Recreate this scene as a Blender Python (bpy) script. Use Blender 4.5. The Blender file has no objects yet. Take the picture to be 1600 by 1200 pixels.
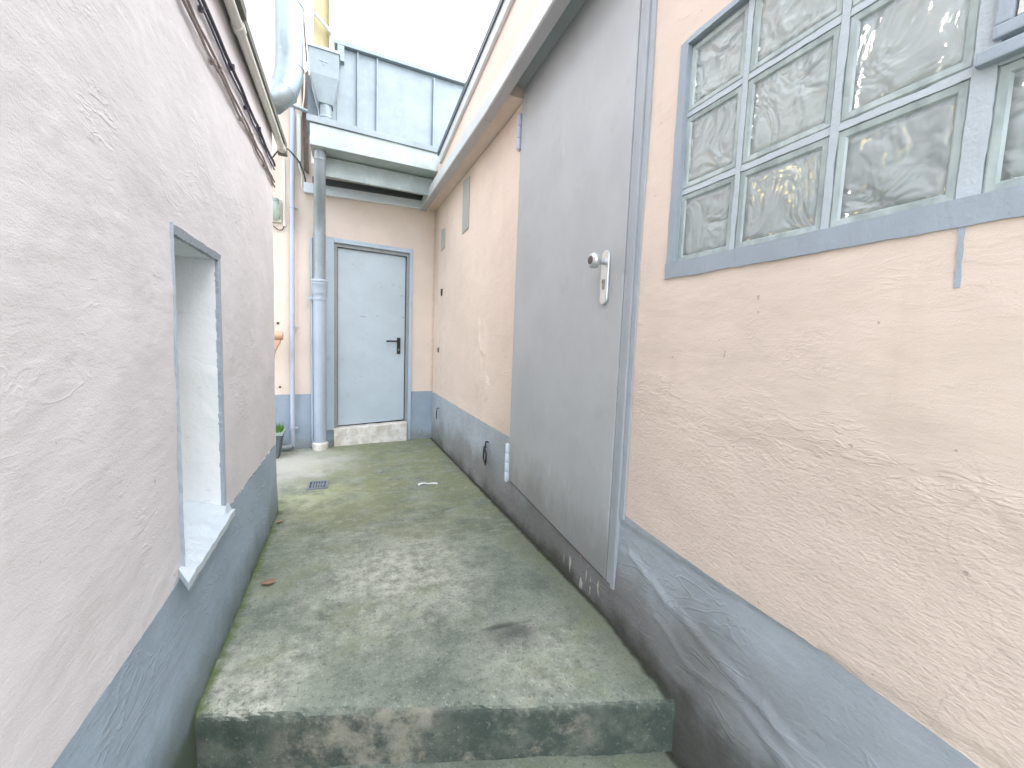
import bpy, bmesh, math, random
from mathutils import Vector, Matrix, noise as NZ
random.seed(7)
scn = bpy.context.scene
# ------------------------------------------------------------------ camera
X = (0.93309, 0.00194, 0.35966)
def _n(v):
    v = Vector(v); return v.normalized()
D = _n((-253, -70, 655)); Vd = Vector((-268, 7100, 655)); Vd = (Vd - Vd.dot(D)*D).normalized()
Zc = -Vd; Xc = D.cross(Zc).normalized(); Yc = D
right = Vector((Xc[0], Yc[0], Zc[0])); down = Vector((Xc[1], Yc[1], Zc[1])); fwd = Vector((Xc[2], Yc[2], Zc[2]))
cam = bpy.data.cameras.new("camera"); co = bpy.data.objects.new("camera", cam); scn.collection.objects.link(co)
R = Matrix((right, -down, -fwd)).transposed()
co.matrix_world = Matrix.Translation((0, 0, 1.1)) @ R.to_4x4()
cam.sensor_width = 36; cam.lens = 655/1600*36; cam.clip_end = 500; cam.clip_start = 0.02
scn.camera = co
# ------------------------------------------------------------------ sky and sun
SUN_EL, SUN_ROT = math.radians(50), math.radians(128)
w = bpy.data.worlds.new("World"); scn.world = w; w.use_nodes = True
nt = w.node_tree; nt.nodes.clear()
sky = nt.nodes.new('ShaderNodeTexSky'); sky.sky_type = 'NISHITA'; sky.sun_disc = False
sky.sun_elevation = SUN_EL; sky.sun_rotation = SUN_ROT; sky.air_density = 1.0; sky.dust_density = 4.0
mx = nt.nodes.new('ShaderNodeMix'); mx.data_type = 'RGBA'; mx.inputs[0].default_value = 0.72
mx.inputs[7].default_value = (8.6, 9.1, 9.9, 1)      # the even cloud layer, same units as the sky
bg = nt.nodes.new('ShaderNodeBackground'); bg.inputs[1].default_value = 0.15
wo = nt.nodes.new('ShaderNodeOutputWorld')
nt.links.new(sky.outputs[0], mx.inputs[6]); nt.links.new(mx.outputs[2], bg.inputs[0]); nt.links.new(bg.outputs[0], wo.inputs[0])
sl = bpy.data.lights.new("sun", 'SUN'); sl.energy = 0.5; sl.angle = math.radians(50); sl.color = (1, .96, .9)
so = bpy.data.objects.new("sun", sl); scn.collection.objects.link(so)
az = SUN_ROT
sd = Vector((math.sin(az)*math.cos(SUN_EL), math.cos(az)*math.cos(SUN_EL), math.sin(SUN_EL)))
so.rotation_euler = sd.to_track_quat('Z', 'Y').to_euler()
vs = scn.view_settings; vs.view_transform = 'Standard'; vs.look = 'None'; vs.exposure = 1.75; vs.gamma = 1; vs.use_curve_mapping = False
scn.cycles.max_bounces = 9; scn.cycles.diffuse_bounces = 4; scn.cycles.transmission_bounces = 7; scn.cycles.glossy_bounces = 3
scn.cycles.sample_clamp_indirect = 6; scn.cycles.use_adaptive_sampling = True; scn.cycles.adaptive_threshold = .025

# ------------------------------------------------------------------ node helper
class N:
    def __init__(s, name, rough=.6, metal=0.0, spec=.5):
        s.m = bpy.data.materials.new(name); s.m.use_nodes = True; s.t = s.m.node_tree; s.t.nodes.clear()
        s.out = s.t.nodes.new('ShaderNodeOutputMaterial'); s.b = s.t.nodes.new('ShaderNodeBsdfPrincipled')
        s.t.links.new(s.b.outputs[0], s.out.inputs[0])
        s.b.inputs['Roughness'].default_value = rough; s.b.inputs['Metallic'].default_value = metal
        s.b.inputs['Specular IOR Level'].default_value = spec
        s.geo = s.t.nodes.new('ShaderNodeNewGeometry'); s.P = s.geo.outputs['Position']; s.h = None
    def L(s, a, b):
        if hasattr(a, 'is_output'): s.t.links.new(a, b)
        else: b.default_value = a
    def M(s, op, a, b=0.0, c=None, clamp=False):
        n = s.t.nodes.new('ShaderNodeMath'); n.operation = op; n.use_clamp = clamp
        s.L(a, n.inputs[0]); s.L(b, n.inputs[1])
        if c is not None: s.L(c, n.inputs[2])
        return n.outputs[0]
    def noise(s, scale, detail=3, rough=.55, vec=None, st=None, rot=None, dist=0.0, off=(0,0,0)):
        v = vec or s.P
        if st or rot or off != (0,0,0):
            mp = s.t.nodes.new('ShaderNodeMapping'); s.t.links.new(v, mp.inputs[0])
            mp.inputs['Location'].default_value = off
            if rot: mp.inputs['Rotation'].default_value = rot
            if st: mp.inputs['Scale'].default_value = st
            v = mp.outputs[0]
        n = s.t.nodes.new('ShaderNodeTexNoise'); n.inputs['Scale'].default_value = scale
        n.inputs['Detail'].default_value = detail; n.inputs['Roughness'].default_value = rough
        n.inputs['Distortion'].default_value = dist; s.t.links.new(v, n.inputs['Vector'])
        return n.outputs[0]
    def ss(s, v, a, b):            # smoothstep a..b -> 0..1 (a may exceed b)
        n = s.t.nodes.new('ShaderNodeMapRange'); n.interpolation_type = 'SMOOTHSTEP'
        s.L(v, n.inputs[0])
        if a < b: vals = (a, b, 0, 1)
        else: vals = (b, a, 1, 0)
        for i, q in enumerate(vals): n.inputs[i+1].default_value = q
        return n.outputs[0]
    def mix(s, f, a, b):
        n = s.t.nodes.new('ShaderNodeMix'); n.data_type = 'RGBA'; s.L(f, n.inputs[0])
        for q, i in ((a, 6), (b, 7)):
            if isinstance(q, (tuple, list)): n.inputs[i].default_value = (*q[:3], 1)
            else: s.t.links.new(q, n.inputs[i])
        return n.outputs[2]
    def comp(s, i):
        n = s.t.nodes.new('ShaderNodeSeparateXYZ'); s.t.links.new(s.P, n.inputs[0]); return n.outputs[i]
    def spot(s, c, r, soft=.6, amt=.12, sc=6, st=(1,1,1)):   # blob round a point with a ragged edge
        mp = s.t.nodes.new('ShaderNodeMapping'); s.t.links.new(s.P, mp.inputs[0])
        mp.inputs['Scale'].default_value = st
        mp.inputs['Location'].default_value = tuple(-c[i]*st[i] for i in range(3))
        n = s.t.nodes.new('ShaderNodeVectorMath'); n.operation = 'LENGTH'; s.t.links.new(mp.outputs[0], n.inputs[0])
        d = s.M('ADD', n.outputs['Value'], s.M('MULTIPLY', s.M('SUBTRACT', s.noise(sc, 4), .5), amt*2))
        return s.ss(d, r, r*(1-soft))
    def bump(s, h, dist, strength=1.0):
        n = s.t.nodes.new('ShaderNodeBump'); n.inputs['Distance'].default_value = dist; n.inputs['Strength'].default_value = strength
        s.t.links.new(h, n.inputs['Height'])
        if s.h: s.t.links.new(s.h, n.inputs['Normal'])
        s.h = n.outputs[0]; s.t.links.new(s.h, s.b.inputs['Normal'])
    def color(s, c):
        if isinstance(c, (tuple, list)): s.b.inputs['Base Color'].default_value = (*c[:3], 1)
        else: s.t.links.new(c, s.b.inputs['Base Color'])
    def rough(s, r): s.L(r, s.b.inputs['Roughness'])

MAT = {}
def sc3(c, k): return tuple(min(1, v*k) for v in c)

def plaster(name, col, zone, flat=0.0):
    n = N(name, .85, 0, .25)
    big = n.noise(2.2, 4, .6)
    z = n.comp(2)
    # trowel ridges: thin folded lines in patches
    t1 = n.noise(9, 3, .5, st=(1, .55, 1.5), rot=(.5, 0, 0), dist=.9)
    rid = n.ss(n.M('ABSOLUTE', n.M('SUBTRACT', t1, .5)), .045, 0)
    mask = n.ss(n.noise(2.6, 3, .6, off=(3.1, 1.7, 5.2)), .52, .66)
    t2 = n.noise(26, 3, .6, st=(1, .5, 1.6), rot=(-.35, 0, 0), dist=.6)
    fold = n.M('MULTIPLY', rid, mask)
    if zone == 'right':
        ez = n.M('ADD', z, n.M('MULTIPLY', n.M('SUBTRACT', n.noise(2.4, 4, .6), .5), .55))
        rz = n.ss(ez, .92, .78)
        e2 = n.ss(n.M('ABSOLUTE', n.M('SUBTRACT', ez, .87)), .10, .0)
        rz = n.M('MAXIMUM', rz, n.M('MULTIPLY', n.ss(n.noise(3.4, 3, .6, off=(9, 2, 4)), .55, .68), .7))
    else:
        rz = n.M('MULTIPLY', n.ss(n.noise(2.8, 4, .6, off=(4, 8, 1)), .58, .72), .8)
        e2 = n.M('MULTIPLY', n.ss(n.noise(4.2, 4, .6, off=(7, 3, 2)), .6, .7), .8)
    stip = n.noise(105, 2, .5, st=(1, .6, 1.25), dist=.5)
    stip2 = n.noise(34, 3, .6, st=(1, .5, 1.5), dist=1.2)
    n.bump(t2, .004, .2)
    n.bump(fold, .0010, .45)
    n.bump(n.M('MULTIPLY', stip, n.M('ADD', n.M('MULTIPLY', rz, .9), .10)), .0036, .7)
    n.bump(n.M('MULTIPLY', n.ss(stip2, .45, .62), n.M('ADD', e2, .0)), .0022, .55)
    n.bump(n.noise(300, 2), .0012, .5)
    n.bump(n.noise(48, 4, .7, st=(1, .35, 1.3), rot=(.25, 0, 0)), .0016, .5)
    # hairline cracks in a few places
    vo = n.t.nodes.new('ShaderNodeTexVoronoi'); vo.feature = 'DISTANCE_TO_EDGE'; vo.inputs['Scale'].default_value = 1.1
    wv_ = n.t.nodes.new('ShaderNodeVectorMath'); wv_.operation = 'MULTIPLY_ADD'
    nn = n.t.nodes.new('ShaderNodeTexNoise'); nn.inputs['Scale'].default_value = 5; n.t.links.new(n.P, nn.inputs[0])
    n.t.links.new(nn.outputs[1], wv_.inputs[0]); wv_.inputs[1].default_value = (.14, .14, .14); n.t.links.new(n.P, wv_.inputs[2]); n.t.links.new(wv_.outputs[0], vo.inputs[0])
    crk = n.M('MULTIPLY', n.ss(vo.outputs[0], .0022, .0006), n.ss(n.noise(1.6, 1, .5, off=(6, 6, 2)), .55, .62))
    c = n.mix(n.ss(big, .3, .7), sc3(col, .95), sc3(col, 1.04))
    c = n.mix(n.M('MULTIPLY', n.ss(n.noise(1.3, 5, .7, off=(5, 5, 5)), .55, .75), .35), c, tuple(v*k for v, k in zip(col, (.90, .89, .87))))
    c = n.mix(n.M('MULTIPLY', crk, .16), c, tuple(v*.5 for v in col))
    c = n.mix(n.M('MULTIPLY', n.ss(n.noise(5, 5, .7, st=(1, 1, .22), off=(1, 9, 4)), .56, .74), .22), c, tuple(v*k for v, k in zip(col, (.80, .79, .76))))
    c = n.mix(n.M('MULTIPLY', n.ss(n.noise(38, 2, .5, off=(2, 2, 2)), .74, .78), .55), c, tuple(v*.45 for v in col))
    c = n.mix(n.M('MULTIPLY', n.M('MULTIPLY', rz, n.ss(stip, .52, .36)), .07), c, tuple(v*.55 for v in col))
    if zone == 'back':
        ex = n.M('ADD', n.comp(0), n.M('MULTIPLY', n.M('SUBTRACT', n.noise(9, 4, .7), .5), .05))
        c = n.mix(n.M('MULTIPLY', n.ss(ex, .845, .885), .45), c, (.36, .26, .18))
    if zone == 'right':   # darker blotch low towards the far corner, rust run under the trim
        c = n.mix(n.M('MULTIPLY', n.spot((.89, 4.7, 2.1), .5, .9, .08, 8, (1, 3, .7)), .5), c, (.50, .40, .33))
        c = n.mix(n.M('MULTIPLY', n.spot((.93, 3.75, 1.0), .75, .9, .15, 5, (1, .7, .7)), .28), c, (.58, .47, .39))
    n.color(c); return n.m
MAT['pl_right'] = plaster('pink_render', (.74, .608, .518), 'right')
MAT['pl_left'] = plaster('pale_pink_render', (.715, .685, .695), 'left')
MAT['pl_back'] = plaster('pink_render_back', (.76, .65, .57), 'back')

def plinth(name, col, dirt):
    n = N(name, .55, 0, .4)
    t1 = n.noise(8, 3, .5, st=(1, .5, 1.4), rot=(.6, 0, 0), dist=1.2)
    rid = n.ss(n.M('ABSOLUTE', n.M('SUBTRACT', t1, .5)), .04, 0)
    mask = n.ss(n.noise(3, 3, .6, off=(1.1, 6.7, 2.2)), .46, .6)
    n.bump(n.noise(24, 4, .6, st=(1, .5, 1.5), dist=.6), .006, .3)
    n.bump(n.M('MULTIPLY', rid, mask), .002, .6)
    n.bump(n.noise(90, 2), .003, .35)
    c = n.mix(n.ss(n.noise(3, 4, .6), .3, .7), sc3(col, .9), sc3(col, 1.08))
    z = n.comp(2); y = n.comp(1)
    if dirt == 'right':
        e = n.M('ADD', z, n.M('MULTIPLY', n.M('SUBTRACT', n.noise(3.0, 5, .65, st=(1, 1, .8)), .5), .42))
        d = n.M('MULTIPLY', n.ss(e, .36, .12), n.ss(y, .40, .95))
        c = n.mix(n.M('MULTIPLY', d, .72), c, (.175, .163, .148))
        d2 = n.M('MULTIPLY', n.ss(e, .10, -.02), .75)
        c = n.mix(d2, c, (.065, .062, .05))
        g = n.M('MULTIPLY', n.ss(n.noise(4, 4, .6, off=(6, 1, 1)), .52, .68), n.ss(z, .4, .1))
        c = n.mix(n.M('MULTIPLY', g, .35), c, (.16, .19, .16))
        # white scrapes under the door
        s = n.M('MULTIPLY', n.spot((.99, 1.60, .10), .20, .3, .05, 20, (1, 1, 1.6)), n.ss(n.noise(22, 3, .5, st=(1, 1.6, .35), rot=(.4, 0, 0)), .60, .64))
        c = n.mix(n.M('MULTIPLY', s, .9), c, (.62, .58, .50))
    elif dirt == 'left':
        e = n.M('ADD', z, n.M('MULTIPLY', n.M('SUBTRACT', n.noise(4, 5, .65), .5), .30))
        c = n.mix(n.M('MULTIPLY', n.ss(e, .22, .0), .75), c, (.12, .145, .135))
        c = n.mix(n.M('MULTIPLY', n.ss(n.M('ADD', z, n.M('MULTIPLY', n.M('SUBTRACT', n.noise(12, 4), .5), .14)), .035, -.02), .8), c, (.07, .09, .045))
        f = n.M('MULTIPLY', n.ss(n.noise(14, 4, .6, st=(1, .7, .35)), .66, .72), n.ss(z, .3, .12))
        c = n.mix(n.M('MULTIPLY', f, .5), c, (.55, .58, .58))
    else:
        c = n.mix(n.M('MULTIPLY', n.ss(n.M('ADD', z, n.M('MULTIPLY', n.M('SUBTRACT', n.noise(9, 5), .5), .2)), .12, .02), .6), c, (.22, .22, .18))
        c = n.mix(n.M('MULTIPLY', n.ss(n.noise(30, 4), .66, .7), n.ss(z, .25, .02)), c, (.6, .58, .54))
    n.color(c); return n.m
MAT['plinth_r'] = plinth('grey_plinth_paint', (.37, .405, .44), 'right')
MAT['plinth_l'] = plinth('blue_grey_plinth_paint', (.345, .43, .515), 'left')
MAT['plinth_b'] = plinth('blue_grey_back_plinth_paint', (.33, .40, .47), 'back')

def paint(name, col, rough=.45, dirt=0, bump=.25, dcol=(.12, .11, .10), brush=False):
    n = N(name, rough, 0, .5)
    n.bump(n.noise(12, 3, .5), .004, bump*.6)
    n.bump(n.noise(120, 2), .0015, bump)
    if brush: n.bump(n.noise(35, 4, .6, st=(1, 1, .35)), .006, .5)
    c = n.mix(n.ss(n.noise(3.3, 4, .6), .3, .7), sc3(col, .95), sc3(col, 1.05))
    if dirt:
        e = n.noise(7, 6, .7, off=(2, 4, 8))
        c = n.mix(n.M('MULTIPLY', n.ss(e, .56, .74), dirt), c, dcol)
        sp = n.ss(n.noise(45, 2, .5, off=(8, 8, 1)), .74, .77)
        c = n.mix(n.M('MULTIPLY', sp, min(1, dirt*1.4)), c, dcol)
    n.color(c); return n
def fin(n): return n.m
n = paint('grey_door_paint', (.46, .475, .485), .42, .10)
# grime low on the big door
z = n.comp(2); y = n.comp(1)
e = n.M('ADD', n.M('SUBTRACT', z, n.M('MULTIPLY', n.M('SUBTRACT', y, 1.4), .05)), n.M('MULTIPLY', n.M('SUBTRACT', n.noise(6, 5, .65, st=(1, 1, .5)), .5), .45))
old = n.b.inputs['Base Color'].links[0].from_socket
c = n.mix(n.M('MULTIPLY', n.ss(e, .48, .18), .62), old, (.20, .20, .185)); n.color(c)
hg = n.spot((.985, 1.47, 1.36), .16, .9, .08, 9, (.3, 1, .8))
c = n.mix(n.M('MULTIPLY', hg, .22), c, (.26, .25, .24))
scr = n.M('MULTIPLY', n.ss(n.noise(10, 3, .6, st=(1, 3.2, .5), rot=(.3, 0, 0)), .70, .715), .35)
c = n.mix(scr, c, (.62, .63, .63)); n.color(c); n.bump(n.noise(3.2, 2, .5, st=(1, 1, .6)), .02, .2)
MAT['door'] = n.m
n = paint('pale_blue_door_paint', (.50, .585, .645), .4, .08)
old = n.b.inputs['Base Color'].links[0].from_socket
s1 = n.M('MULTIPLY', n.ss(n.noise(11, 3, .5, st=(1, 1, 3.5), rot=(0, .5, 0)), .69, .72), .5)
n.color(n.mix(s1, old, (.2, .23, .27))); MAT['door_b'] = n.m
MAT['frame'] = fin(paint('grey_frame_paint', (.39, .42, .445), .42, .18))
MAT['frame_b'] = fin(paint('blue_grey_frame_paint', (.46, .55, .64), .42, .15, brush=True))
MAT['frame_in'] = fin(paint('weathered_frame_paint', (.30, .32, .32), .5, .5))
MAT['win_frame'] = fin(paint('thick_blue_grey_window_paint', (.35, .40, .45), .5, .12, .6, brush=True))
MAT['mortar'] = fin(paint('pale_joint_paint', (.46, .505, .53), .55, .28, 1.0, (.25, .28, .3), brush=True))
MAT['white'] = fin(paint('white_lacquered_trim', (.70, .76, .83), .35, .06))
MAT['trim_r'] = fin(paint('white_fascia_paint', (.60, .62, .62), .4, .18))
MAT['trim_u'] = fin(paint('grey_fascia_underside', (.42, .41, .42), .5, .2))
MAT['pipe_p'] = fin(paint('painted_blue_grey_pipe', (.40, .46, .54), .4, .15))
MAT['pvc'] = fin(paint('lilac_grey_conduit', (.47, .50, .60), .4, .1))
MAT['cream'] = fin(paint('cream_pipe', (.70, .69, .63), .45, .3, .3, (.3, .28, .2)))
MAT['black'] = fin(paint('black_plastic', (.022, .022, .025), .4))
MAT['darkgrey'] = fin(paint('dark_gap', (.05, .055, .06), .7))
MAT['brownc'] = fin(paint('brown_painted_cable', (.30, .25, .24), .6, .5, .3, (.6, .58, .55)))
MAT['darkc'] = fin(paint('dark_blue_cable', (.055, .055, .085), .5, .3, .3, (.4, .35, .35)))
MAT['moss'] = fin(paint('mossy_metal_angle', (.16, .17, .14), .85, .6, 1.5, (.3, .3, .27)))
MAT['brick'] = fin(paint('bare_dark_masonry', (.15, .11, .095), .9, .8, 2.5, (.34, .30, .27)))
MAT['clay'] = fin(paint('pink_painted_wood', (.62, .36, .24), .6, .2))
MAT['pot'] = fin(paint('dark_planter_plastic', (.10, .13, .14), .5, .2, .3, (.3, .3, .3)))
MAT['pot_rim'] = fin(paint('grey_planter_rim', (.34, .40, .40), .5, .2))
MAT['paper'] = fin(paint('white_paper', (.8, .8, .8), .8))
MAT['leaf'] = fin(paint('dry_leaf', (.36, .22, .14), .7, .4))
MAT['grille'] = fin(paint('drain_iron', (.20, .24, .27), .6, .3))
MAT['steel'] = (lambda n: (n.color((.66, .68, .70)), n.bump(n.noise(60, 2), .001, .2), n.m)[-1])(N('satin_aluminium', .33, .75))
MAT['brass'] = (lambda n: (n.color((.32, .30, .27)), n.m)[-1])(N('worn_lock_brass', .35, .9))
MAT['rust'] = fin(paint('dark_corroded_knob_face', (.13, .09, .085), .6, .5, .8))
MAT['redpaint'] = fin(paint('old_red_primer', (.16, .05, .04), .6, .5))
MAT['patchmat'] = fin(paint('bare_grey_board', (.40, .40, .375), .8, .35, .6, (.2, .19, .18)))
MAT['niche'] = (lambda n: (n.bump(n.noise(9, 4, .6, st=(1, 1, 1.4), dist=.8), .010, .4), n.bump(n.noise(45, 3), .003, .4),
    n.color(n.mix(n.ss(n.noise(20, 4, .6, st=(1, 1, 2)), .62, .72), (.84, .87, .88), (.70, .75, .77))), n.m)[-1])(N('white_limewashed_reveal', .7, 0, .3))
MAT['sill'] = fin(paint('lumpy_pale_blue_sill_paint', (.56, .64, .69), .5, .45, 1.2, (.28, .33, .37), brush=True))
def zinc(name, col, rough, metal, streak=.25):
    n = N(name, rough, metal, .5)
    s = n.noise(7, 5, .65, st=(1.2, 1.2, .25)); p = n.noise(3.2, 4, .6)
    c = n.mix(n.ss(p, .35, .7), sc3(col, .86), sc3(col, 1.1))
    c = n.mix(n.M('MULTIPLY', n.ss(s, .52, .72), streak), c, sc3(col, .6))
    c = n.mix(n.M('MULTIPLY', n.ss(n.noise(15, 4, .6, off=(3, 1, 2)), .6, .75), streak), c, sc3(col, 1.6))
    n.color(c); n.rough(n.M('ADD', n.M('MULTIPLY', p, .25), rough-.12))
    n.bump(n.noise(4, 3, .5), .02, .3); n.bump(n.noise(60, 2), .001, .3); return n.m
MAT['zinc'] = zinc('zinc_sheet', (.27, .32, .345), .62, .35)
MAT['zinc_d'] = zinc('galvanised_pipe', (.34, .39, .43), .42, .3)
MAT['duct'] = zinc('blotchy_duct_steel', (.27, .32, .33), .35, .6, .5)
MAT['fasc'] = zinc('weathered_pale_fascia', (.42, .48, .48), .6, .1, .4)
MAT['roofdark'] = fin(paint('dark_blue_roof_flashing', (.07, .085, .11), .4, .2))
MAT['yellow'] = plaster('yellow_render', (.55, .50, .30), 'back')
MAT['creamwall'] = plaster('cream_render', (.60, .58, .54), 'back')
MAT['roomwall'] = fin(paint('room_wall', (.50, .49, .48), .8))
MAT['roomdark'] = fin(paint('dark_backdrop_paint', (.09, .075, .07), .6, .3, .3, (.3, .3, .28)))
MAT['roofing'] = fin(paint('bitumen_roofing', (.14, .14, .15), .9))

# concrete
def concrete(name, riser=False):
    n = N(name, .8, 0, .3)
    fine = n.noise(70, 3, .7); mid = n.noise(17, 5, .65); big = n.noise(2.4, 4, .6)
    y = n.comp(1); x = n.comp(0); z = n.comp(2)
    base = n.mix(n.ss(n.noise(5, 6, .7), .30, .70), (.125, .152, .122), (.27, .30, .24))
    # worn pale patches
    worn = n.M('MAXIMUM', n.spot((.20, 1.95, 0), .62, .95, .20, 3.5, (1, .8, 1)), n.spot((-.28, 1.45, 0), .34, .9, .14, 5, (1.1, 1, 1)))
    worn = n.M('MAXIMUM', worn, n.M('MULTIPLY', n.spot((.62, 1.25, 0), .40, .9, .15, 5), .6))
    worn = n.M('MULTIPLY', worn, n.ss(mid, .22, .78))
    c = n.mix(n.M('MULTIPLY', worn, .95), base, (.62, .62, .52))
    speck = n.ss(fine, .60, .72)
    c = n.mix(n.M('MULTIPLY', speck, n.M('ADD', n.M('MULTIPLY', worn, .5), .22)), c, (.66, .68, .62))
    c = n.mix(n.M('MULTIPLY', n.ss(fine, .46, .32), .6), c, (.085, .10, .085))
    f3 = n.noise(160, 2, .6, st=(1, .6, 1), rot=(0, 0, .5))
    c = n.mix(n.M('MULTIPLY', n.ss(f3, .58, .72), n.M('ADD', n.M('MULTIPLY', worn, .5), .25)), c, (.70, .72, .66))
    # algae towards the far end and along the walls
    ye = n.M('ADD', y, n.M('MULTIPLY', n.M('SUBTRACT', big, .5), 2.0))
    alg = n.M('MULTIPLY', n.ss(ye, 1.9, 3.2), n.ss(n.noise(3.2, 5, .68, st=(1, 1.5, 1)), .36, .56))
    alg = n.M('MULTIPLY', alg, n.ss(x, -.55, -.15))
    c = n.mix(n.M('MULTIPLY', alg, .72), c, (.22, .24, .125))
    edge = n.M('MULTIPLY', n.ss(n.M('ADD', x, n.M('MULTIPLY', n.M('SUBTRACT', n.noise(5, 4), .5), .25)), .78, .97), .5)
    c = n.mix(edge, c, (.15, .16, .105))
    led = n.M('MULTIPLY', n.ss(n.M('ADD', x, n.M('MULTIPLY', n.M('SUBTRACT', n.noise(16, 4), .5), .10)), -.375, -.425), n.M('MULTIPLY', n.ss(y, 3.3, 2.9), .9))
    c = n.mix(led, c, (.085, .125, .035))
    # pale dry zone in the far left, near the pipes
    dry = n.spot((-.45, 4.0, 0), .75, .9, .28, 3.5, (1, .8, 1))
    c = n.mix(n.M('MULTIPLY', dry, .8), c, (.50, .50, .45))
    yl = n.M('MULTIPLY', n.spot((-.25, 3.1, 0), .50, .9, .25, 4, (1, 1, 1)), n.ss(n.noise(6, 4, .6, off=(3, 3, 0)), .40, .56))
    c = n.mix(n.M('MULTIPLY', yl, .55), c, (.42, .45, .29))
    d = n.M('MULTIPLY', n.ss(n.M('ABSOLUTE', n.M('SUBTRACT', n.noise(4, 5, .6, st=(.8, 1.35, 1), off=(1, 1, 3)), .52)), .03, 0), n.ss(y, 1.8, 2.4))
    c = n.mix(n.M('MULTIPLY', d, .18), c, (.50, .52, .40))
    c = n.mix(n.M('MULTIPLY', n.M('MULTIPLY', n.ss(n.noise(13, 5, .75, st=(.8, 1.2, 1), off=(4, 4, 4)), .56, .68), n.ss(y, 1.8, 2.4)), .35), c, (.52, .54, .42))
    mg = n.M('MULTIPLY', n.ss(n.noise(2.6, 5, .7, off=(8, 2, 0)), .50, .68), .5)
    c = n.mix(mg, c, (.20, .23, .125))
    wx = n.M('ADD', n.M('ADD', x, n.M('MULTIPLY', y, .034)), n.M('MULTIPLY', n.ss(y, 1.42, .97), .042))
    c = n.mix(n.M('MULTIPLY', n.ss(n.M('ADD', wx, n.M('MULTIPLY', n.M('SUBTRACT', n.noise(20, 4), .5), .03)), 1.008, 1.030), .9), c, (.03, .032, .022))  # contact shade painted into the colour along the right wall base
    # black scuff of soot
    sc = n.spot((.585, 1.40, 0), .15, .98, .035, 9, (1, 1.5, 1))
    sc2 = n.spot((.545, 1.45, 0), .11, .95, .02, 9, (1, 5, 1))
    c = n.mix(n.M('MULTIPLY', sc, .72), c, (.06, .06, .06))
    c = n.mix(n.M('MULTIPLY', sc2, .75), c, (.05, .05, .05))
    # the upright face of the step: darker green with worn patches
    nz = n.t.nodes.new('ShaderNodeSeparateXYZ'); n.t.links.new(n.geo.outputs['True Normal'], nz.inputs[0])
    r = n.ss(n.M('ADD', nz.outputs[2], n.M('MULTIPLY', n.M('SUBTRACT', n.noise(30, 5, .7), .5), .8)), .88, .42)
    rc = n.mix(n.ss(n.noise(9, 6, .7), .4, .66), (.068, .088, .074), (.14, .158, .128))
    pt = n.M('MULTIPLY', n.ss(n.noise(5.5, 6, .75, off=(2, 0, 7.3)), .44, .60), n.M('MULTIPLY', n.ss(x, -.28, -.1), n.ss(x, .80, .62)))
    rc = n.mix(n.M('MULTIPLY', n.M('MULTIPLY', pt, n.ss(mid, .30, .58)), .75), rc, (.36, .34, .27))
    rc = n.mix(n.M('MULTIPLY', n.ss(fine, .6, .72), .35), rc, (.4, .42, .38))
    c = n.mix(r, c, rc)
    # joint across the landing
    n.color(c)
    n.bump(n.noise(6, 4, .6), .012, .35); n.bump(mid, .006, .5); n.bump(fine, .0035, .7)
    n.rough(n.M('ADD', .72, n.M('MULTIPLY', mid, .2)))
    return n.m
MAT['conc'] = concrete('algae_stained_concrete')
n = N('chipped_threshold_concrete', .85, 0, .2)
n.bump(n.noise(14, 5, .6), .03, .6); n.bump(n.noise(70, 3), .004, .6)
c = n.mix(n.ss(n.noise(9, 5, .65), .4, .62), (.64, .60, .53), (.80, .78, .73))
c = n.mix(n.ss(n.noise(24, 4, .6, off=(1, 5, 1)), .66, .72), c, (.22, .18, .13)); n.color(c); MAT['thr'] = n.m

def simple_emit(name, col, st):
    m = bpy.data.materials.new(name); m.use_nodes = True; b = m.node_tree.nodes['Principled BSDF']
    b.inputs['Emission Color'].default_value = (*col, 1); b.inputs['Emission Strength'].default_value = st; return m
MAT['bulb'] = simple_emit('lit_bulb', (1, .70, .20), 1.5)
# rippled glass
n = N('rippled_glass', .13, 0, .25)
n.b.inputs['Transmission Weight'].default_value = .52; n.b.inputs['IOR'].default_value = 1.45
w1 = n.noise(9, 2, .5, st=(1, 1, .8), rot=(.9, 0, 0), dist=1.6); w2 = n.noise(22, 2, .5, rot=(.6, 0, 0), st=(1, .5, 1), dist=1.2)
n.bump(w1, .065, .5); n.bump(w2, .010, .35)
n.color((.66, .715, .71)); MAT['ripple'] = n.m
n = N('green_glass_edge', .12, 0, .5); 
n.color(n.mix(n.ss(n.noise(20, 3, st=(1, 1, .3)), .35, .65), (.31, .36, .35), (.44, .50, .485))); n.bump(n.noise(30, 2), .01, .4); MAT['gedge'] = n.m
n = N('lamp_glass', .08, 0, .5); n.b.inputs['Transmission Weight'].default_value = .7; n.color((.72, .84, .76)); MAT['lampglass'] = n.m
n = N('grass_blade', .6, 0, .3); n.color(n.mix(n.ss(n.noise(60, 2), .4, .6), (.05, .16, .02), (.13, .30, .04))); MAT['grass'] = n.m

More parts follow.
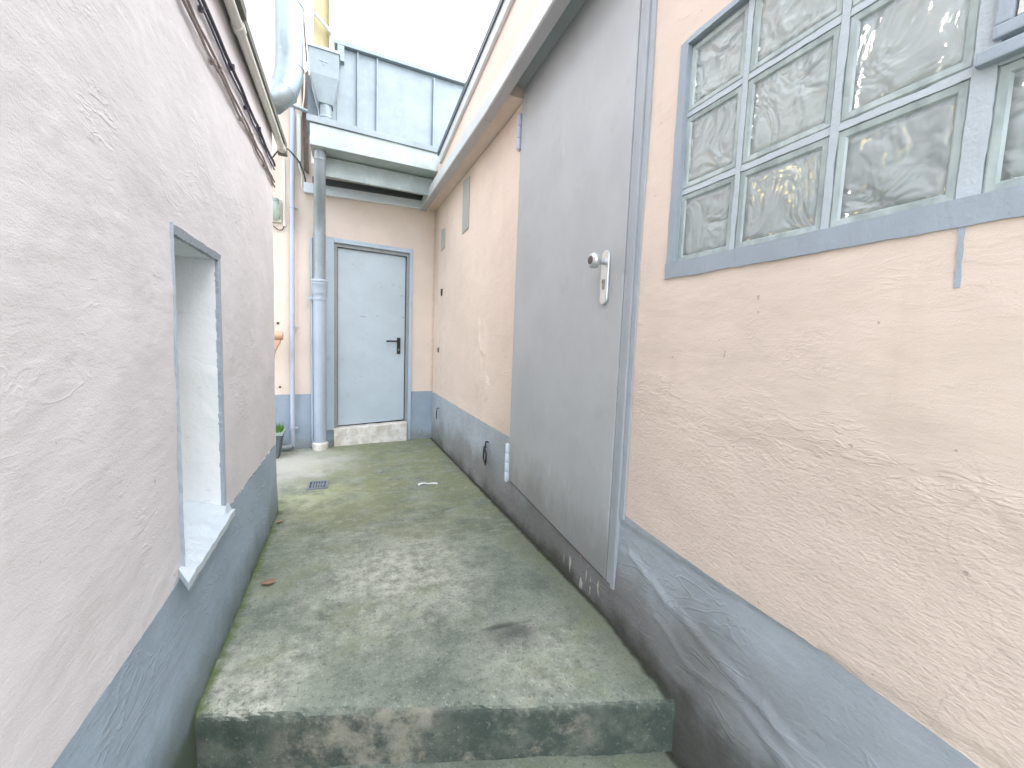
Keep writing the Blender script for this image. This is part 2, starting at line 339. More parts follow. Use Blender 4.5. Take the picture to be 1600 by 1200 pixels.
# ------------------------------------------------------------------ mesh helpers
A, B = 1.043, .034
def rot3(c, t): pass
FR = dict(o=Vector((A, 0, 0)), u=Vector((-B, 1, 0)), v=Vector((0, 0, 1)), w=Vector((-1, -B, 0)).normalized())       # right wall: a = y
FL = dict(o=Vector((-.427, 0, 0)), u=Vector((0, 1, 0)), v=Vector((0, 0, 1)), w=Vector((1, 0, 0)))                    # left wall: a = y
FB = dict(o=Vector((0, 4.63, 0)), u=Vector((1, .17, 0)), v=Vector((0, 0, 1)), w=Vector((0, -1, 0)))   # back wall: a = x
FW = dict(o=Vector((0, 0, 0)), u=Vector((1, 0, 0)), v=Vector((0, 0, 1)), w=Vector((0, -1, 0)))
def pt(f, a, b, c): return f['o'] + f['u']*a + f['v']*b + f['w']*c

class MB:
    def __init__(s): s.v = []; s.f = []; s.mi = []; s.sm = []
    def add(s, vs, fs, m=0, smooth=False):
        o = len(s.v); s.v += [Vector(q) for q in vs]
        for f in fs: s.f.append([i+o for i in f]); s.mi.append(m); s.sm.append(smooth)
        return s
    def box(s, f, a0, a1, b0, b1, c0, c1, m=0, tilt=0.0, bev=0.0):
        P = []
        for a in (a0, a1):
            for b in (b0, b1):
                for c in (c0, c1): P.append(pt(f, a, b + (tilt*(a-a0)), c))
        F = [(0,1,3,2), (4,6,7,5), (0,4,5,1), (2,3,7,6), (0,2,6,4), (1,5,7,3)]
        if bev:
            bm = bmesh.new(); vv = [bm.verts.new(p) for p in P]
            for q in F: bm.faces.new([vv[i] for i in q])
            bmesh.ops.recalc_face_normals(bm, faces=bm.faces)
            bmesh.ops.bevel(bm, geom=list(bm.edges), offset=bev, segments=2, affect='EDGES', profile=.6)
            bm.verts.index_update(); s.add([v.co.copy() for v in bm.verts], [[v.index for v in q.verts] for q in bm.faces], m); bm.free()
        else: s.add(P, F, m)
        return s
    def prism(s, f, poly, c0, c1, m=0):
        n = len(poly); P = [pt(f, a, b, c0) for a, b in poly] + [pt(f, a, b, c1) for a, b in poly]
        F = [list(range(n))[::-1], list(range(n, 2*n))] + [[i, (i+1) % n, n+(i+1) % n, n+i] for i in range(n)]
        return s.add(P, F, m)
    def loft(s, rings, m=0, smooth=True, caps=True, closed=True):
        n = len(rings[0]); P = [p for r in rings for p in r]; F = []
        for k in range(len(rings)-1):
            for i in range(n if closed else n-1):
                j = (i+1) % n; F.append([k*n+i, k*n+j, (k+1)*n+j, (k+1)*n+i])
        s.add(P, F, m, smooth)
        if caps: s.add(rings[0], [list(range(n))[::-1]], m); s.add(rings[-1], [list(range(n))], m)
        return s
    def tube(s, path, r, m=0, seg=16, smooth=True, flat=1.0):
        path = [Vector(p) for p in path]; rs = r if isinstance(r, (list, tuple)) else [r]*len(path); rings = []
        d0 = (path[1]-path[0]).normalized(); ref = Vector((0, 0, 1)) if abs(d0.z) < .9 else Vector((0, 1, 0))
        a = d0.cross(ref).normalized()
        for i, p in enumerate(path):
            if i == 0: d = path[1]-p
            elif i == len(path)-1: d = p-path[-2]
            else: d = (path[i+1]-p).normalized() + (p-path[i-1]).normalized()
            d.normalize(); a = (a - a.dot(d)*d).normalized(); b = d.cross(a)
            rings.append([p + (a*math.cos(t)+b*math.sin(t)*flat)*rs[i] for t in [2*math.pi*k/seg for k in range(seg)]])
        return s.loft(rings, m, smooth)
    def build(s, name, mats, parent=None, bevel=0):
        if not isinstance(mats, (list, tuple)): mats = [mats]
        bb0 = Vector([min(v[i] for v in s.v) for i in range(3)]); bb1 = Vector([max(v[i] for v in s.v) for i in range(3)])
        me = bpy.data.meshes.new(name); o = bpy.data.objects.new(name, me)
        if parent is None: base = Vector(((bb0.x+bb1.x)/2, (bb0.y+bb1.y)/2, bb0.z))
        else: base = wloc(parent)
        me.from_pydata([v-base for v in s.v], [], s.f)
        for mm in mats: me.materials.append(MAT[mm] if isinstance(mm, str) else mm)
        for p, i, q in zip(me.polygons, s.mi, s.sm): p.material_index = i; p.use_smooth = q
        bm = bmesh.new(); bm.from_mesh(me); bmesh.ops.recalc_face_normals(bm, faces=bm.faces); bm.to_mesh(me); bm.free()
        scn.collection.objects.link(o)
        if parent is None: o.location = base
        else: o.parent = parent
        if bevel:
            md = o.modifiers.new('bevel', 'BEVEL'); md.width = bevel; md.segments = 2; md.limit_method = 'ANGLE'; md.angle_limit = math.radians(40)
        return o
def wloc(o):
    l = Vector((0, 0, 0))
    while o: l += o.location; o = o.parent
    return l
def tag(o, label=None, cat=None, group=None, kind=None):
    if label: o['label'] = label
    if cat: o['category'] = cat
    if group: o['group'] = group
    if kind: o['kind'] = kind
    return o
def thing(name, loc, label, cat, group=None):
    o = bpy.data.objects.new(name, None); scn.collection.objects.link(o); o.location = loc; o.empty_display_size = .05
    return tag(o, label, cat, group)

def interp(pl, t):
    if t <= pl[0][0]: return pl[0][1]
    for (a, b), (c, d) in zip(pl, pl[1:]):
        if t <= c: return b + (d-b)*(t-a)/(c-a)
    return pl[-1][1]
def lin(a, b, step):
    n = max(1, round((b-a)/step)); return [a+(b-a)*i/n for i in range(n)]
def wall_grid(f, acuts, breaks, holes, relief, step, names, flip=False):
    """height-field wall. acuts: ordered a positions to hit exactly; breaks: list of functions a->b; holes (a0,a1,k0,k1) cut between breaks k0..k1.
    names: list of (kbreak_from, kbreak_to, MB)"""
    al = []
    for p, q in zip(acuts, acuts[1:]): al += lin(p, q, step)
    al.append(acuts[-1])
    mid = al[len(al)//2]
    nb = []
    for k in range(len(breaks)-1):
        h = max(breaks[k+1](a)-breaks[k](a) for a in (al[0], mid, al[-1])); nb.append(max(1, round(h/step)))
    rows = []; seg = []
    for k, n in enumerate(nb):
        for i in range(n): rows.append((k, i/n)); seg.append(k)
    rows.append((len(nb)-1, 1.0))
    for (k0, k1, mb) in names:
        ids = {}; V = []; F = []
        def vid(i, j):
            if (i, j) not in ids:
                a = al[i]; k, t = rows[j]; b = breaks[k](a)*(1-t) + breaks[k+1](a)*t
                ids[(i, j)] = len(V); V.append(pt(f, a, b, relief(a, b)))
            return ids[(i, j)]
        for i in range(len(al)-1):
            am = (al[i]+al[i+1])/2
            for j in range(len(rows)-1):
                k = seg[j]
                if not (k0 <= k < k1): continue
                if any(h[0] < am < h[1] and h[2] <= k < h[3] for h in holes): continue
                F.append((vid(i, j), vid(i+1, j), vid(i+1, j+1), vid(i, j+1)))
        mb.add(V, F, 0, True)

def nz(v, s): return NZ.noise(Vector(v)*s)
def wob(t, s=7, amp=.003, seed=0): return amp*(NZ.noise(Vector((t*s, seed, 0))) + .5*NZ.noise(Vector((t*s*4, seed, 3))))

# ================================================================== RIGHT WALL
band_pl = [(-.6, .36), (.32, .392), (.62, .423), (.92, .433), (1.31, .457), (2.385, .511), (4.8, .538)]
def bandR(a): return interp(band_pl, a) + wob(a, 9, .0025)
def dbot(a): return .153 + (a-1.385)*(.245-.153)/(2.44-1.385)
def sofz(a): return 2.54 if a > 2.6 else 2.54 + (2.6-a)*.05
YW0 = -.9
def reliefR(a, b):
    d = .006*nz((1, a, b), 1.6) + .0028*nz((5, a*1.0, b*1.5), 6) + .0010*nz((2, a*.8, b*2), 22)
    # swelling at the foot near the step
    fl = max(0, min(1, (1.42-a)/.45)); d += .042*fl*max(0, min(1, (.42-b)/.36))**1.2 * (1 if a > .6 else max(.3, a/.6))
    # broken crack ridges across the swelling (two irregular edges)
    if a < 1.33 and b < .42:
        l = .315 - (1.25-a)*.22 + .035*nz((a*7, 1, 0), 1) + .012*nz((a*30, 1, 0), 1)
        t = b-l; d += .006*max(0, 1-abs(t)/.02)*(1 if .62 < a < 1.27 else 0)
        d -= .004*(1/(1+math.exp(-t*260)))
        l2 = .17 - (1.1-a)*.10 + .04*nz((a*6, 7, 0), 1); d += .0045*max(0, 1-abs(b-l2)/.014)*(1 if .6 < a < 1.1 else 0)
    # peeled render blister between corner and door
    for (ya, za, ra, rb, h) in ((3.15, .98, .10, .26, .010), (3.02, 1.12, .05, .13, .008), (4.35, 1.0, .10, .34, .007), (2.95, .78, .06, .10, .007)):
        q = ((a-ya)/ra)**2 + ((b-za)/rb)**2
        if q < 4:
            k = NZ.noise(Vector((a*14, b*10, 3)))*.9
            d += h*max(0, 1-max(0, q+k-.3))
    # trowel folds
    m = nz((9, a, b), 2.1)
    if m > .12:
        r = 1-abs(nz((4, a*1.3+.5*b, b*2-.4*a), 7))*9
        if r > 0: d += .0010*r*min(1, (m-.12)*6)
    # worn rim where the smooth coat ends
    if a < 1.32 and .55 < b < 1.35:
        l = (.90 if a > .55 else .90-(.55-a)*.55) + .09*nz((a*4, 3, 3), 1) + .02*nz((a*22, 3, 3), 1)
        t = b-l
        d += .0028/(1+math.exp(-t*160))*max(0, min(1, (1.33-b)/.35))
        q = max(0, 1-abs(t+.02)/.05); d += .0035*q*max(0, nz((a*30, b*45, 1), 1))
    return d
WB, WT, WY = 1.352, 2.078, 1.160       # window opening
DY0, DY1 = 1.392, 2.440
mbU, mbP = MB(), MB()
brk = [lambda a: -.85, lambda a: dbot(a)+.012, bandR, lambda a: WB, lambda a: WT, lambda a: sofz(a)]
wall_grid(FR, [YW0, WY, 1.33, DY0, DY1, 4.80], brk,
          [(YW0+.3, WY, 3, 4), (DY0, DY1, 1, 5)], reliefR, .0125, [(2, 5, mbU), (0, 2, mbP)])
RWT = thing('rendered_wall', (A, 1.9, -.85), 'long pink rendered wall of the low building on the right, with grey painted foot', 'wall')
# overhanging upper storey strip, soffit and reveals
OV = .125
def roofz(a): return 2.845 + (3.9-a)*.145
up = MB()
al = lin(YW0, 4.9, .05)+[4.9]
for a, b in zip(al, al[1:]):
    up.add([pt(FR, a, sofz(a)+.04, OV), pt(FR, b, sofz(b)+.04, OV), pt(FR, b, roofz(b)-.02, OV), pt(FR, a, roofz(a)-.02, OV)], [(0,1,2,3)])
mbU.v += []
o0 = len(mbU.v)
mbU.add(up.v, up.f)
# soffit left of the notch, and right of it
for (p, q, h) in ((DY1, 4.9, 0), (1.31, DY1, .16), (YW0, 1.31, 0)):
    mbU.add([pt(FR, p, sofz(p)+h, -.02), pt(FR, q, sofz(q)+h, -.02), pt(FR, q, sofz(q)+h, OV), pt(FR, p, sofz(p)+h, OV)], [(0,1,2,3)])
for p in (DY1, 1.31):
    mbU.add([pt(FR, p, sofz(p), -.02), pt(FR, p, sofz(p)+.17, -.02), pt(FR, p, sofz(p)+.17, OV), pt(FR, p, sofz(p), OV)], [(0,1,2,3)])
mbU.build('upper_render', 'pl_right', RWT)
mbP.build('plinth', 'plinth_r', RWT)
# building mass behind the wall (blocks the light, carries the roof)
bk = MB()
bk.box(FR, DY1+.02, 4.95, -.85, 3.0, -.45, -.05).box(FR, DY0, DY1, -.85, 3.0, -.45, -.08)
bk.build('masonry', 'roomwall', RWT)
# roof
rf = MB(); P0 = [(YW0, 0.02), (4.95, .02)]
rf.add([pt(FR, YW0, roofz(YW0), .147), pt(FR, 4.05, roofz(4.05), .147), pt(FR, 4.05, roofz(4.05), -3.4), pt(FR, YW0, roofz(YW0), -3.4),
        pt(FR, YW0, roofz(YW0)+.02, .147), pt(FR, 4.05, roofz(4.05)+.02, .147), pt(FR, 4.05, roofz(4.05)+.02, -3.4), pt(FR, YW0, roofz(YW0)+.05, -3.4)],
       [(0,3,2,1), (4,5,6,7), (0,1,5,4), (1,2,6,5), (2,3,7,6), (3,0,4,7)])
rf.build('roof', 'roofing', RWT)
rb = MB()
def slab(mb, f, y0, y1, zf0, zf1, c0, c1, m=0, n=24):
    ys = [y0+(y1-y0)*i/n for i in range(n+1)]
    rings = [[pt(f, y, zf0(y), c0), pt(f, y, zf0(y), c1), pt(f, y, zf1(y), c1), pt(f, y, zf1(y), c0)] for y in ys]
    mb.loft(rings, m, False); return mb
slab(rb, FR, YW0, 4.02, lambda y: roofz(y)-.092, lambda y: roofz(y)-.003, OV+.003, .149)
rb.build('verge_board', 'trim_r', RWT)
rg = MB(); slab(rg, FR, YW0, 4.04, lambda y: roofz(y)-.016, lambda y: roofz(y)+.026, .151, .160)
rg.build('roof_flashing', 'roofdark', RWT)

# fascia trim along the overhang
tr = thing('fascia_trim', (.75, 2, 2.5), 'long white fascia trim with grey underside running above the big grey door', 'trim')
def trb(y): return 2.515 if y > 2.6 else 2.515 + (2.6-y)*.06
t = MB(); slab(t, FR, YW0, 4.78, lambda y: trb(y)+.006, lambda y: trb(y)+.10, OV+.004, .178)
t.build('white_face', 'trim_r', tr, .004)
t = MB()
for p, q in ((YW0, .9), (.904, 2.70), (2.704, 4.78)):
    slab(t, FR, p, q, lambda y: trb(y), lambda y: trb(y)+.005, OV-.004, .172, n=8)
    slab(t, FR, p, q, lambda y: trb(y), lambda y: trb(y)+.03, OV-.012, OV-.004, n=8)
t.build('underside', 'trim_u', tr)

# ---- big grey door
dr = thing('steel_door', (.98, 1.9, .2), 'large flat grey steel door with round knob, set in the right pink wall', 'door')
def dtop(a): return sofz(a)+.045
lf = MB()
pol = [(DY0-.004, dbot(DY0)), (DY1-.004, dbot(DY1)), (DY1-.004, dtop(DY1)), (DY0-.004+.0, dtop(DY0))]
lf.prism(FR, pol, -.03, .014)
leaf = lf.build('door_leaf', 'door', dr, .003)
fr = MB()
# right post with a rounded bead, top rail, thin left jamb
fr.box(FR, 1.352, 1.384, .46-.31, dtop(1.36)+.02, -.04, .010, bev=.002)
fr.box(FR, 1.330, 1.3515, .14, dtop(1.34)+.02, -.04, .0165, bev=.003)
fr.box(FR, 1.305, 1.3295, .44, dtop(1.31)-.01, -.04, .0085, bev=.002)
fr.box(FR, DY1+.001, DY1+.018, dbot(DY1)+.02, sofz(DY1)-.002, -.04, .0075, bev=.002)
fr.build('door_frame', 'frame', dr)
g = MB(); g.box(FR, 1.3842, 1.3875, dbot(1.39)-.01, dtop(1.39), -.02, .004)
g.box(FR, 1.39, DY1, 0, .012, -.02, .006)   # replaced below by sloped strip
g = MB(); g.box(FR, 1.3842, 1.3875, dbot(1.39)-.01, dtop(1.39), -.02, .004)
slab(g, FR, 1.388, DY1, lambda y: dbot(y)-.012, lambda y: dbot(y)-.002, -.05, .004)
g.build('dark_gap_strip', 'darkgrey', dr)  # dark strips put in for the shade of the door gaps
g = MB(); slab(g, FR, 1.52, 1.63, lambda y: dbot(y)-.009, lambda y: dbot(y)-.003, .0045, .008, n=6); g.build('red_primer_strip', 'redpaint', dr)
g = MB()
g.loft([[pt(FR, y, sofz(y)+.040, -.015), pt(FR, y, sofz(y)+.095, OV-.006), pt(FR, y, sofz(y)+.105, OV-.006), pt(FR, y, sofz(y)+.050, -.015)] for y in (1.312, DY1-.002)], 0, False)
g.build('lintel_soffit', 'frame', dr)
def hinge(z0, z1, mat, n=3):
    h = MB(); c = pt(FR, DY1+.012, 0, .022); zz = [z0+(z1-z0)*i/n for i in range(n+1)]
    for p, q in zip(zz, zz[1:]):
        h.tube([c+Vector((0,0,p+.0015)), c+Vector((0,0,p+.004)), c+Vector((0,0,q-.004)), c+Vector((0,0,q-.0015))], [.0125, .014, .014, .0125], seg=14)
    h.tube([c+Vector((0,0,z0-.006)), c+Vector((0,0,z1+.004))], .007, seg=10)
    h.box(FR, DY1-.006, DY1+.014, z0+.004, z1-.004, .002, .013)
    o = h.build('hinge', mat, dr); return o
hinge(2.262, 2.468, 'pvc')['label'] = 'dull grey upper hinge'
hinge(.232, .475, 'white', 4)['label'] = 'pale lower hinge'
# handle set
hp = MB(); pc = (1.499, 1.39); ph = .110; pr = .025
poly = [(pc[0]+pr*math.cos(t), pc[1]+ph-pr+pr*math.sin(t)) for t in [math.pi*i/12 for i in range(13)]] + \
       [(pc[0]+pr*math.cos(t), pc[1]-ph+pr+pr*math.sin(t)) for t in [math.pi+math.pi*i/12 for i in range(13)]]
hp.prism(FR, poly, .0145, .026)
plate = hp.build('handle_plate', 'steel', dr, .004)
kn = MB(); kc = pt(FR, 1.499, 1.452, 0); wv = FR['w']
prof = [(.024, .013), (.050, .0125), (.054, .016), (.058, .022), (.064, .0285), (.073, .0315), (.083, .031), (.090, .027), (.095, .020)]
def ring(c, r, w): 
    u = FR['u'].normalized(); v = FR['v']; return [c + w*0 + (u*math.cos(t)+v*math.sin(t))*r for t in [2*math.pi*k/28 for k in range(28)]]
kn.loft([ring(kc+wv*d, r, wv) for d, r in prof], 0, True)
kb = kn.build('knob', 'steel', plate)
k2 = MB(); k2.loft([ring(kc+wv*d, r, wv) for d, r in ((.0945, .017), (.0975, .0155), (.0985, .010))], 0, True); k2.build('knob_face', 'rust', plate)
cy = MB(); cc = (1.499, 1.365)
poly = [(cc[0]+.0095*math.cos(t), cc[1]+.008+.0095*math.sin(t)) for t in [-.5+(math.pi+1)*i/12 for i in range(13)]] + \
       [(cc[0]+.0055*math.cos(t), cc[1]-.018+.0055*math.sin(t)) for t in [math.pi+math.pi*i/8 for i in range(9)]]
cy.prism(FR, poly, .020, .030); cy.build('lock_cylinder', 'brass', plate, .001)
kh = MB(); kh.box(FR, 1.4976, 1.5004, 1.367, 1.381, .0295, .0305); kh.build('keyhole', 'black', plate)

# ---- glass block window
gw = thing('glass_block_window', (1.0, .6, WB), 'glass block window with thick blue grey painted joints in the right wall', 'window')
bf = MB()
def wavy_strip(mb, f, p, q, wdt, nrm, c0, c1, seed, m=0, n=60):
    """strip from p to q (a,b), extending wdt along nrm, with a wavering outer edge"""
    rings = []
    for i in range(n+1):
        t = i/n; a = p[0]+(q[0]-p[0])*t; b = p[1]+(q[1]-p[1])*t
        L = math.hypot(q[0]-p[0], q[1]-p[1])*t
        w2 = wdt + wob(L, 11, .0035, seed) ; w1 = wob(L, 14, .002, seed+5)
        A0 = (a+nrm[0]*w1, b+nrm[1]*w1); B0 = (a+nrm[0]*w2, b+nrm[1]*w2)
        rings.append([pt(f, A0[0], A0[1], c0), pt(f, A0[0], A0[1], c1), pt(f, B0[0], B0[1], c1-.003), pt(f, B0[0], B0[1], c0)])
    mb.loft(rings, m, False)
# ring overlaps the wall by 3 mm of paint thickness
wavy_strip(bf, FR, (WY+.012, WB+.040), (-.55, WB+.040), -.050, (0, 1), -.03, .010, 1, n=120)
wavy_strip(bf, FR, (WY-.022, WB+.0405), (WY-.022, WT+.008), .034, (1, 0), -.03, .0085, 2)
wavy_strip(bf, FR, (WY-.0225, WT-.008), (-.55, WT-.008), .020, (0, 1), -.03, .010, 3, n=120)
bf.build('painted_surround', 'win_frame', gw)
cols = [(1.139, .935), (.921, .688), (.672, .455), (.423, .205), (.182, -.035), (-.06, -.28), (-.30, -.5)]
rows = [(1.393, 1.608), (1.626, 1.850), (1.867, 2.066)]
mo = MB()
xs = [WY-.023] + [v for c in cols for v in c] + [-.55]
for i in range(0, len(xs), 2):   # vertical joints
    wavy_strip(mo, FR, (xs[i], WB+.041), (xs[i], WT-.009), xs[i+1]-xs[i], (1, 0), -.06, -.006, 10+i)
zs = [WB+.041] + [v for c in rows for v in c] + [WT-.009]
for c in cols:
    for i in range(0, len(zs), 2):
        wavy_strip(mo, FR, (c[0]-.001, zs[i]), (c[1]+.001, zs[i]), zs[i+1]-zs[i], (0, 1), -.06, -.0075, 30+i+c[0]*9, n=20)
mo.build('mortar_joints', 'mortar', gw)
def glass_block(y1, y0, z0, z1):
    b = MB(); e = .016; c = .012
    # bevelled pale green edge ring standing forward, rippled pane dished behind it
    def rr(i, cc): return [pt(FR, y0+i, z0+i, cc), pt(FR, y1-i, z0+i, cc), pt(FR, y1-i, z1-i, cc), pt(FR, y0+i, z1-i, cc)]
    b.loft([rr(-.002, -.05), rr(.0, -.012), rr(.004, -.009), rr(e, -.0105), rr(e+.004, -.015)], 1, False, caps=False)
    n = 12; V = []; i0 = e+.004
    for cf, fl in ((-.015, 1), (-.045, -1)):
        for i in range(n+1):
            for j in range(n+1):
                a = y0+i0+(y1-y0-2*i0)*i/n; z = z0+i0+(z1-z0-2*i0)*j/n
                ed = min(1, min(i, j, n-i, n-j)/3)
                V.append(pt(FR, a, z, cf + fl*ed*(.0050*nz((a, z, 2+fl), 15) + .0025*nz((a*1.2+z*.6, z*.6-a*.3, 5+fl), 34))))
    K = (n+1)*(n+1); q = lambda i, j: i*(n+1)+j
    F = [(q(i,j), q(i+1,j), q(i+1,j+1), q(i,j+1)) for i in range(n) for j in range(n)] + [(K+q(i,j), K+q(i,j+1), K+q(i+1,j+1), K+q(i+1,j)) for i in range(n) for j in range(n)]
    rim = [(i, 0) for i in range(n)] + [(n, j) for j in range(n)] + [(i, n) for i in range(n, 0, -1)] + [(0, j) for j in range(n, 0, -1)]
    F += [(q(*rim[k]), K+q(*rim[k]), K+q(*rim[(k+1) % len(rim)]), q(*rim[(k+1) % len(rim)])) for k in range(len(rim))]
    b.add(V, F, 0, True)
    return b.build('glass_block', ['ripple', 'gedge'], gw)
for ci, (y1, y0) in enumerate(cols[:5]):
    for ri, (z0, z1) in enumerate(rows):
        if ci >= 3 and ri >= 1: continue
        glass_block(y1, y0, z0, z1)
# small metal vent casement in the upper right of the window
vf = MB()
def frame_rect(mb, f, a0, a1, b0, b1, t, c0, c1, bev=.003):
    mb.box(f, a0, a1, b0, b0+t, c0, c1, bev=bev).box(f, a0, a1, b1-t, b1, c0, c1, bev=bev)
    mb.box(f, a0, a0+t, b0+t+.0005, b1-t-.0005, c0, c1-.001, bev=bev).box(f, a1-t, a1, b0+t+.0005, b1-t-.0005, c0, c1-.001, bev=bev)
vf.box(FR, -.5, .447, 1.614, 1.638, -.05, .010, bev=.003)
frame_rect(vf, FR, -.10, .432, 1.652, 2.066, .022, -.04, .002)
vent = vf.build('vent_casement', 'win_frame', gw)
vp = MB(); vp.box(FR, -.07, .400, 1.682, 2.036, -.024, -.018); vp.build('vent_pane', 'ripple', vent)
vg = MB(); frame_rect(vg, FR, -.076, .4065, 1.6775, 2.0405, .010, -.030, -.004, .001); vg.build('putty_line', 'cream', vent)
dp = MB(); rings = []
for i in range(15):
    t = i/14; z = 1.349-.115*t; wd = .0038 + .0006*math.sin(i*1.3) + (.0008 if i > 11 else 0); a = .437 - .004*t
    rings.append([pt(FR, a-wd, z, -.001), pt(FR, a-wd, z, .0055), pt(FR, a+wd, z, .0055), pt(FR, a+wd, z, -.001)])
dp.loft(rings, 0, False); dp.build('paint_drip', 'win_frame', gw)
# room behind the blocks: walls, dark backdrop added to darken the lower blocks, lit lamp
rm = MB()
rm.box(FR, -.9, 1.335, .3, .35, -3.2, -.06).box(FR, -.9, 1.335, 2.45, 2.5, -3.2, -.06)
rm.box(FR, 1.335, 1.38, .35, 2.45, -3.2, -.06).box(FR, -.95, -.9, .35, 2.45, -3.2, -.06)
rm.box(FR, -.9, 1.335, .35, 2.45, -3.25, -3.2)
rm.build('room_lining', 'roomwall', gw)
cb = thing('dark_backdrop', (1.9, .8, .35), 'dark shelf added behind the lower row of glass blocks to darken them', 'backdrop')
c = MB(); c.box(FR, -.6, 1.02, .35, 1.74, -1.0, -.52, bev=.01); c.build('backdrop_block', 'roomdark', cb)
c = MB()
for z in (1.76, 1.93): c.box(FR, -.6, 1.0, z, z+.02, -.95, -.6)
for a in (-.58, .2, 1.03): c.box(FR, a-.01, a+.01, 1.741, 2.1, -.9, -.65)
c.build('backdrop_bars', 'roomdark', cb)
lp = thing('room_lamp', (1.55, .95, 1.4), 'lit warm yellow lamp seen as glints through the glass blocks', 'lamp')
b = MB(); bc = pt(FR, 1.06, 1.695, -.42)
b.loft([[bc+Vector((math.cos(t)*r, math.sin(t)*r, z)) for t in [2*math.pi*k/14 for k in range(14)]] for z, r in ((-.040, .008), (-.028, .020), (0, .027), (.028, .020), (.045, .008))])
b.build('bulb', 'bulb', lp)
b = MB(); b2 = pt(FR, .82, 1.66, -.30); b.tube([b2+Vector((0,0,-.05)), b2, b2+Vector((0,0,.05))], .006, seg=10).tube([b2+Vector((0,0,.05)), b2+Vector((0,0,.10))], .006, seg=8); b.build('bulb', 'bulb', lp)
b = MB(); b.tube([b2+Vector((0,0,.10)), b2+Vector((.05,.02,.78))], .004, seg=8); b.build('pendant_cord', 'black', lp)
b = MB(); b.tube([bc+Vector((0,0,.045)), bc+Vector((0,0,.10))], .015).tube([bc+Vector((0,0,.10)), bc+Vector((0,0,.74))], .004, seg=8); b.build('pendant_cord', 'black', lp)
rl = bpy.data.lights.new('room_light', 'POINT'); rl.energy = 9; rl.color = (1, .93, .82); rl.shadow_soft_size = .15
ro = bpy.data.objects.new('room_light', rl); scn.collection.objects.link(ro); ro.location = bc - lp.location + Vector((.4, -.5, .5)); ro.parent = lp

# small things on the right wall
def patch(a0, a1, b0, b1, label, name='cover_panel', mt='patchmat'):
    p = MB(); p.prism(FR, [(a0, b0), (a1, b0-.012), (a1, b1+.015), (a0, b1)], .001, .011)
    return tag(p.build(name, mt, None, .002), label, 'panel')
patch(3.50, 3.68, 2.06, 2.475, 'larger grey cover panel high on the pink wall under the fascia')
patch(4.31, 4.46, 2.06, 2.25, 'smaller grey cover panel high on the pink wall near the corner')
def hook(y, z, s, label):
    h = MB(); c = lambda a, b, cc: pt(FR, y+a*s, z+b*s, cc)
    h.tube([c(.0, .07, .002), c(.0, .075, .022), c(-.01, .06, .028), c(-.01, .03, .026)], .0065*s, seg=8)
    h.tube([c(.04, .03, .02), c(-.08, .005, .045), c(-.06, -.055, .04), c(-.02, -.09, .03), c(.05, -.06, .02), c(.04, .03, .02)], .0065*s, seg=8)
    return tag(h.build('wall_hook', 'black'), label, 'hook', 'black wire hooks on the grey wall foot')
hook(2.86, .32, 1.0, 'black wire hook beside the lower door hinge')
hook(4.42, .35, .7, 'small black wire hook on the wall foot near the back corner')
for (y, z, r, lb) in ((4.40, 1.62, .030, 'ragged dark hole in the pink wall at head height near the corner'), (4.50, 1.02, .022, 'narrow dark slot in the pink wall near the corner')):
    h = MB(); k = 14
    pr_ = [(y+r*(.45 if z < 1.3 else .75)*math.cos(t)*(1+.3*math.sin(3*t+1)), z+r*(1.6)*math.sin(t)*(1+.25*math.cos(2*t))) for t in [2*math.pi*i/k for i in range(k)]]
    h.prism(FR, pr_, .004, .0125); tag(h.build('wall_hole', 'darkgrey'), lb, 'hole')

# ================================================================== LEFT WALL
def bandL(a): return interp([(-1, .425), (.8, .430), (1.34, .432), (1.8, .450), (3.0, .442)], a) + wob(a, 8, .0025, 4)
NY0, NY1, NZ0, NZ1 = 1.352, 1.745, .440, 1.354
def reliefL(a, b):
    d = .006*nz((11, a, b), 1.5) + .003*nz((15, a, b*1.4), 5) + .0010*nz((12, a*.8, b*2), 20)
    m = nz((19, a, b), 2.3)
    if m > .08:
        r = 1-abs(nz((14, a*1.3+.6*b, b*2-.5*a), 8))*8
        if r > 0: d += .0012*r*min(1, (m-.08)*6)
    for (ya, za, ra, h) in ((.86, 1.42, .09, .006), (1.0, 1.30, .10, .006), (1.12, 1.35, .06, .005), (.95, .95, .09, .004), (1.25, 1.2, .06, .004), (1.25, .6, .05, .004)):
        q = math.hypot(a-ya, (b-za)*1.3)/ra
        if q < 1.5: d += .7*h*max(0, nz((a*34, b*52, 2), 1))*max(0, 1-q/1.5)
    # foot flares toward the step
    d += .010*max(0, min(1, (.2-b)/.2))
    return d
mU, mP = MB(), MB()
brk = [lambda a: -.85, bandL, lambda a: NZ0, lambda a: NZ1, lambda a: 3.5]
wall_grid(FL, [-.6, NY0, NY1, 2.895], brk, [(NY0, NY1, 2, 3)], reliefL, .0125, [(1, 4, mU), (0, 1, mP)])
LWT = thing('rendered_wall', (-.427, 1.2, -.85), 'tall pale rendered wall on the left with a narrow deep window slot', 'wall')
# end of the wall and back side
mU.box(FL, 2.896, 2.92, .45, 3.5, -.62, -.006)
mP.box(FL, 2.896, 2.923, -.85, .45, -.62, -.004)
mU.build('upper_render', 'pl_left', LWT); mP.build('plinth', 'plinth_l', LWT)
mk = MB(); mk.box(FL, -.6, NY0-.03, -.85, 3.5, -.62, -.03).box(FL, NY1+.03, 2.895, -.85, 3.5, -.62, -.03)
mk.box(FL, NY0-.03, NY1+.03, NZ1+.05, 3.5, -.62, -.03).box(FL, NY0-.03, NY1+.03, -.85, NZ0-.08, -.62, -.03)
mk.build('masonry', 'pl_left', LWT)
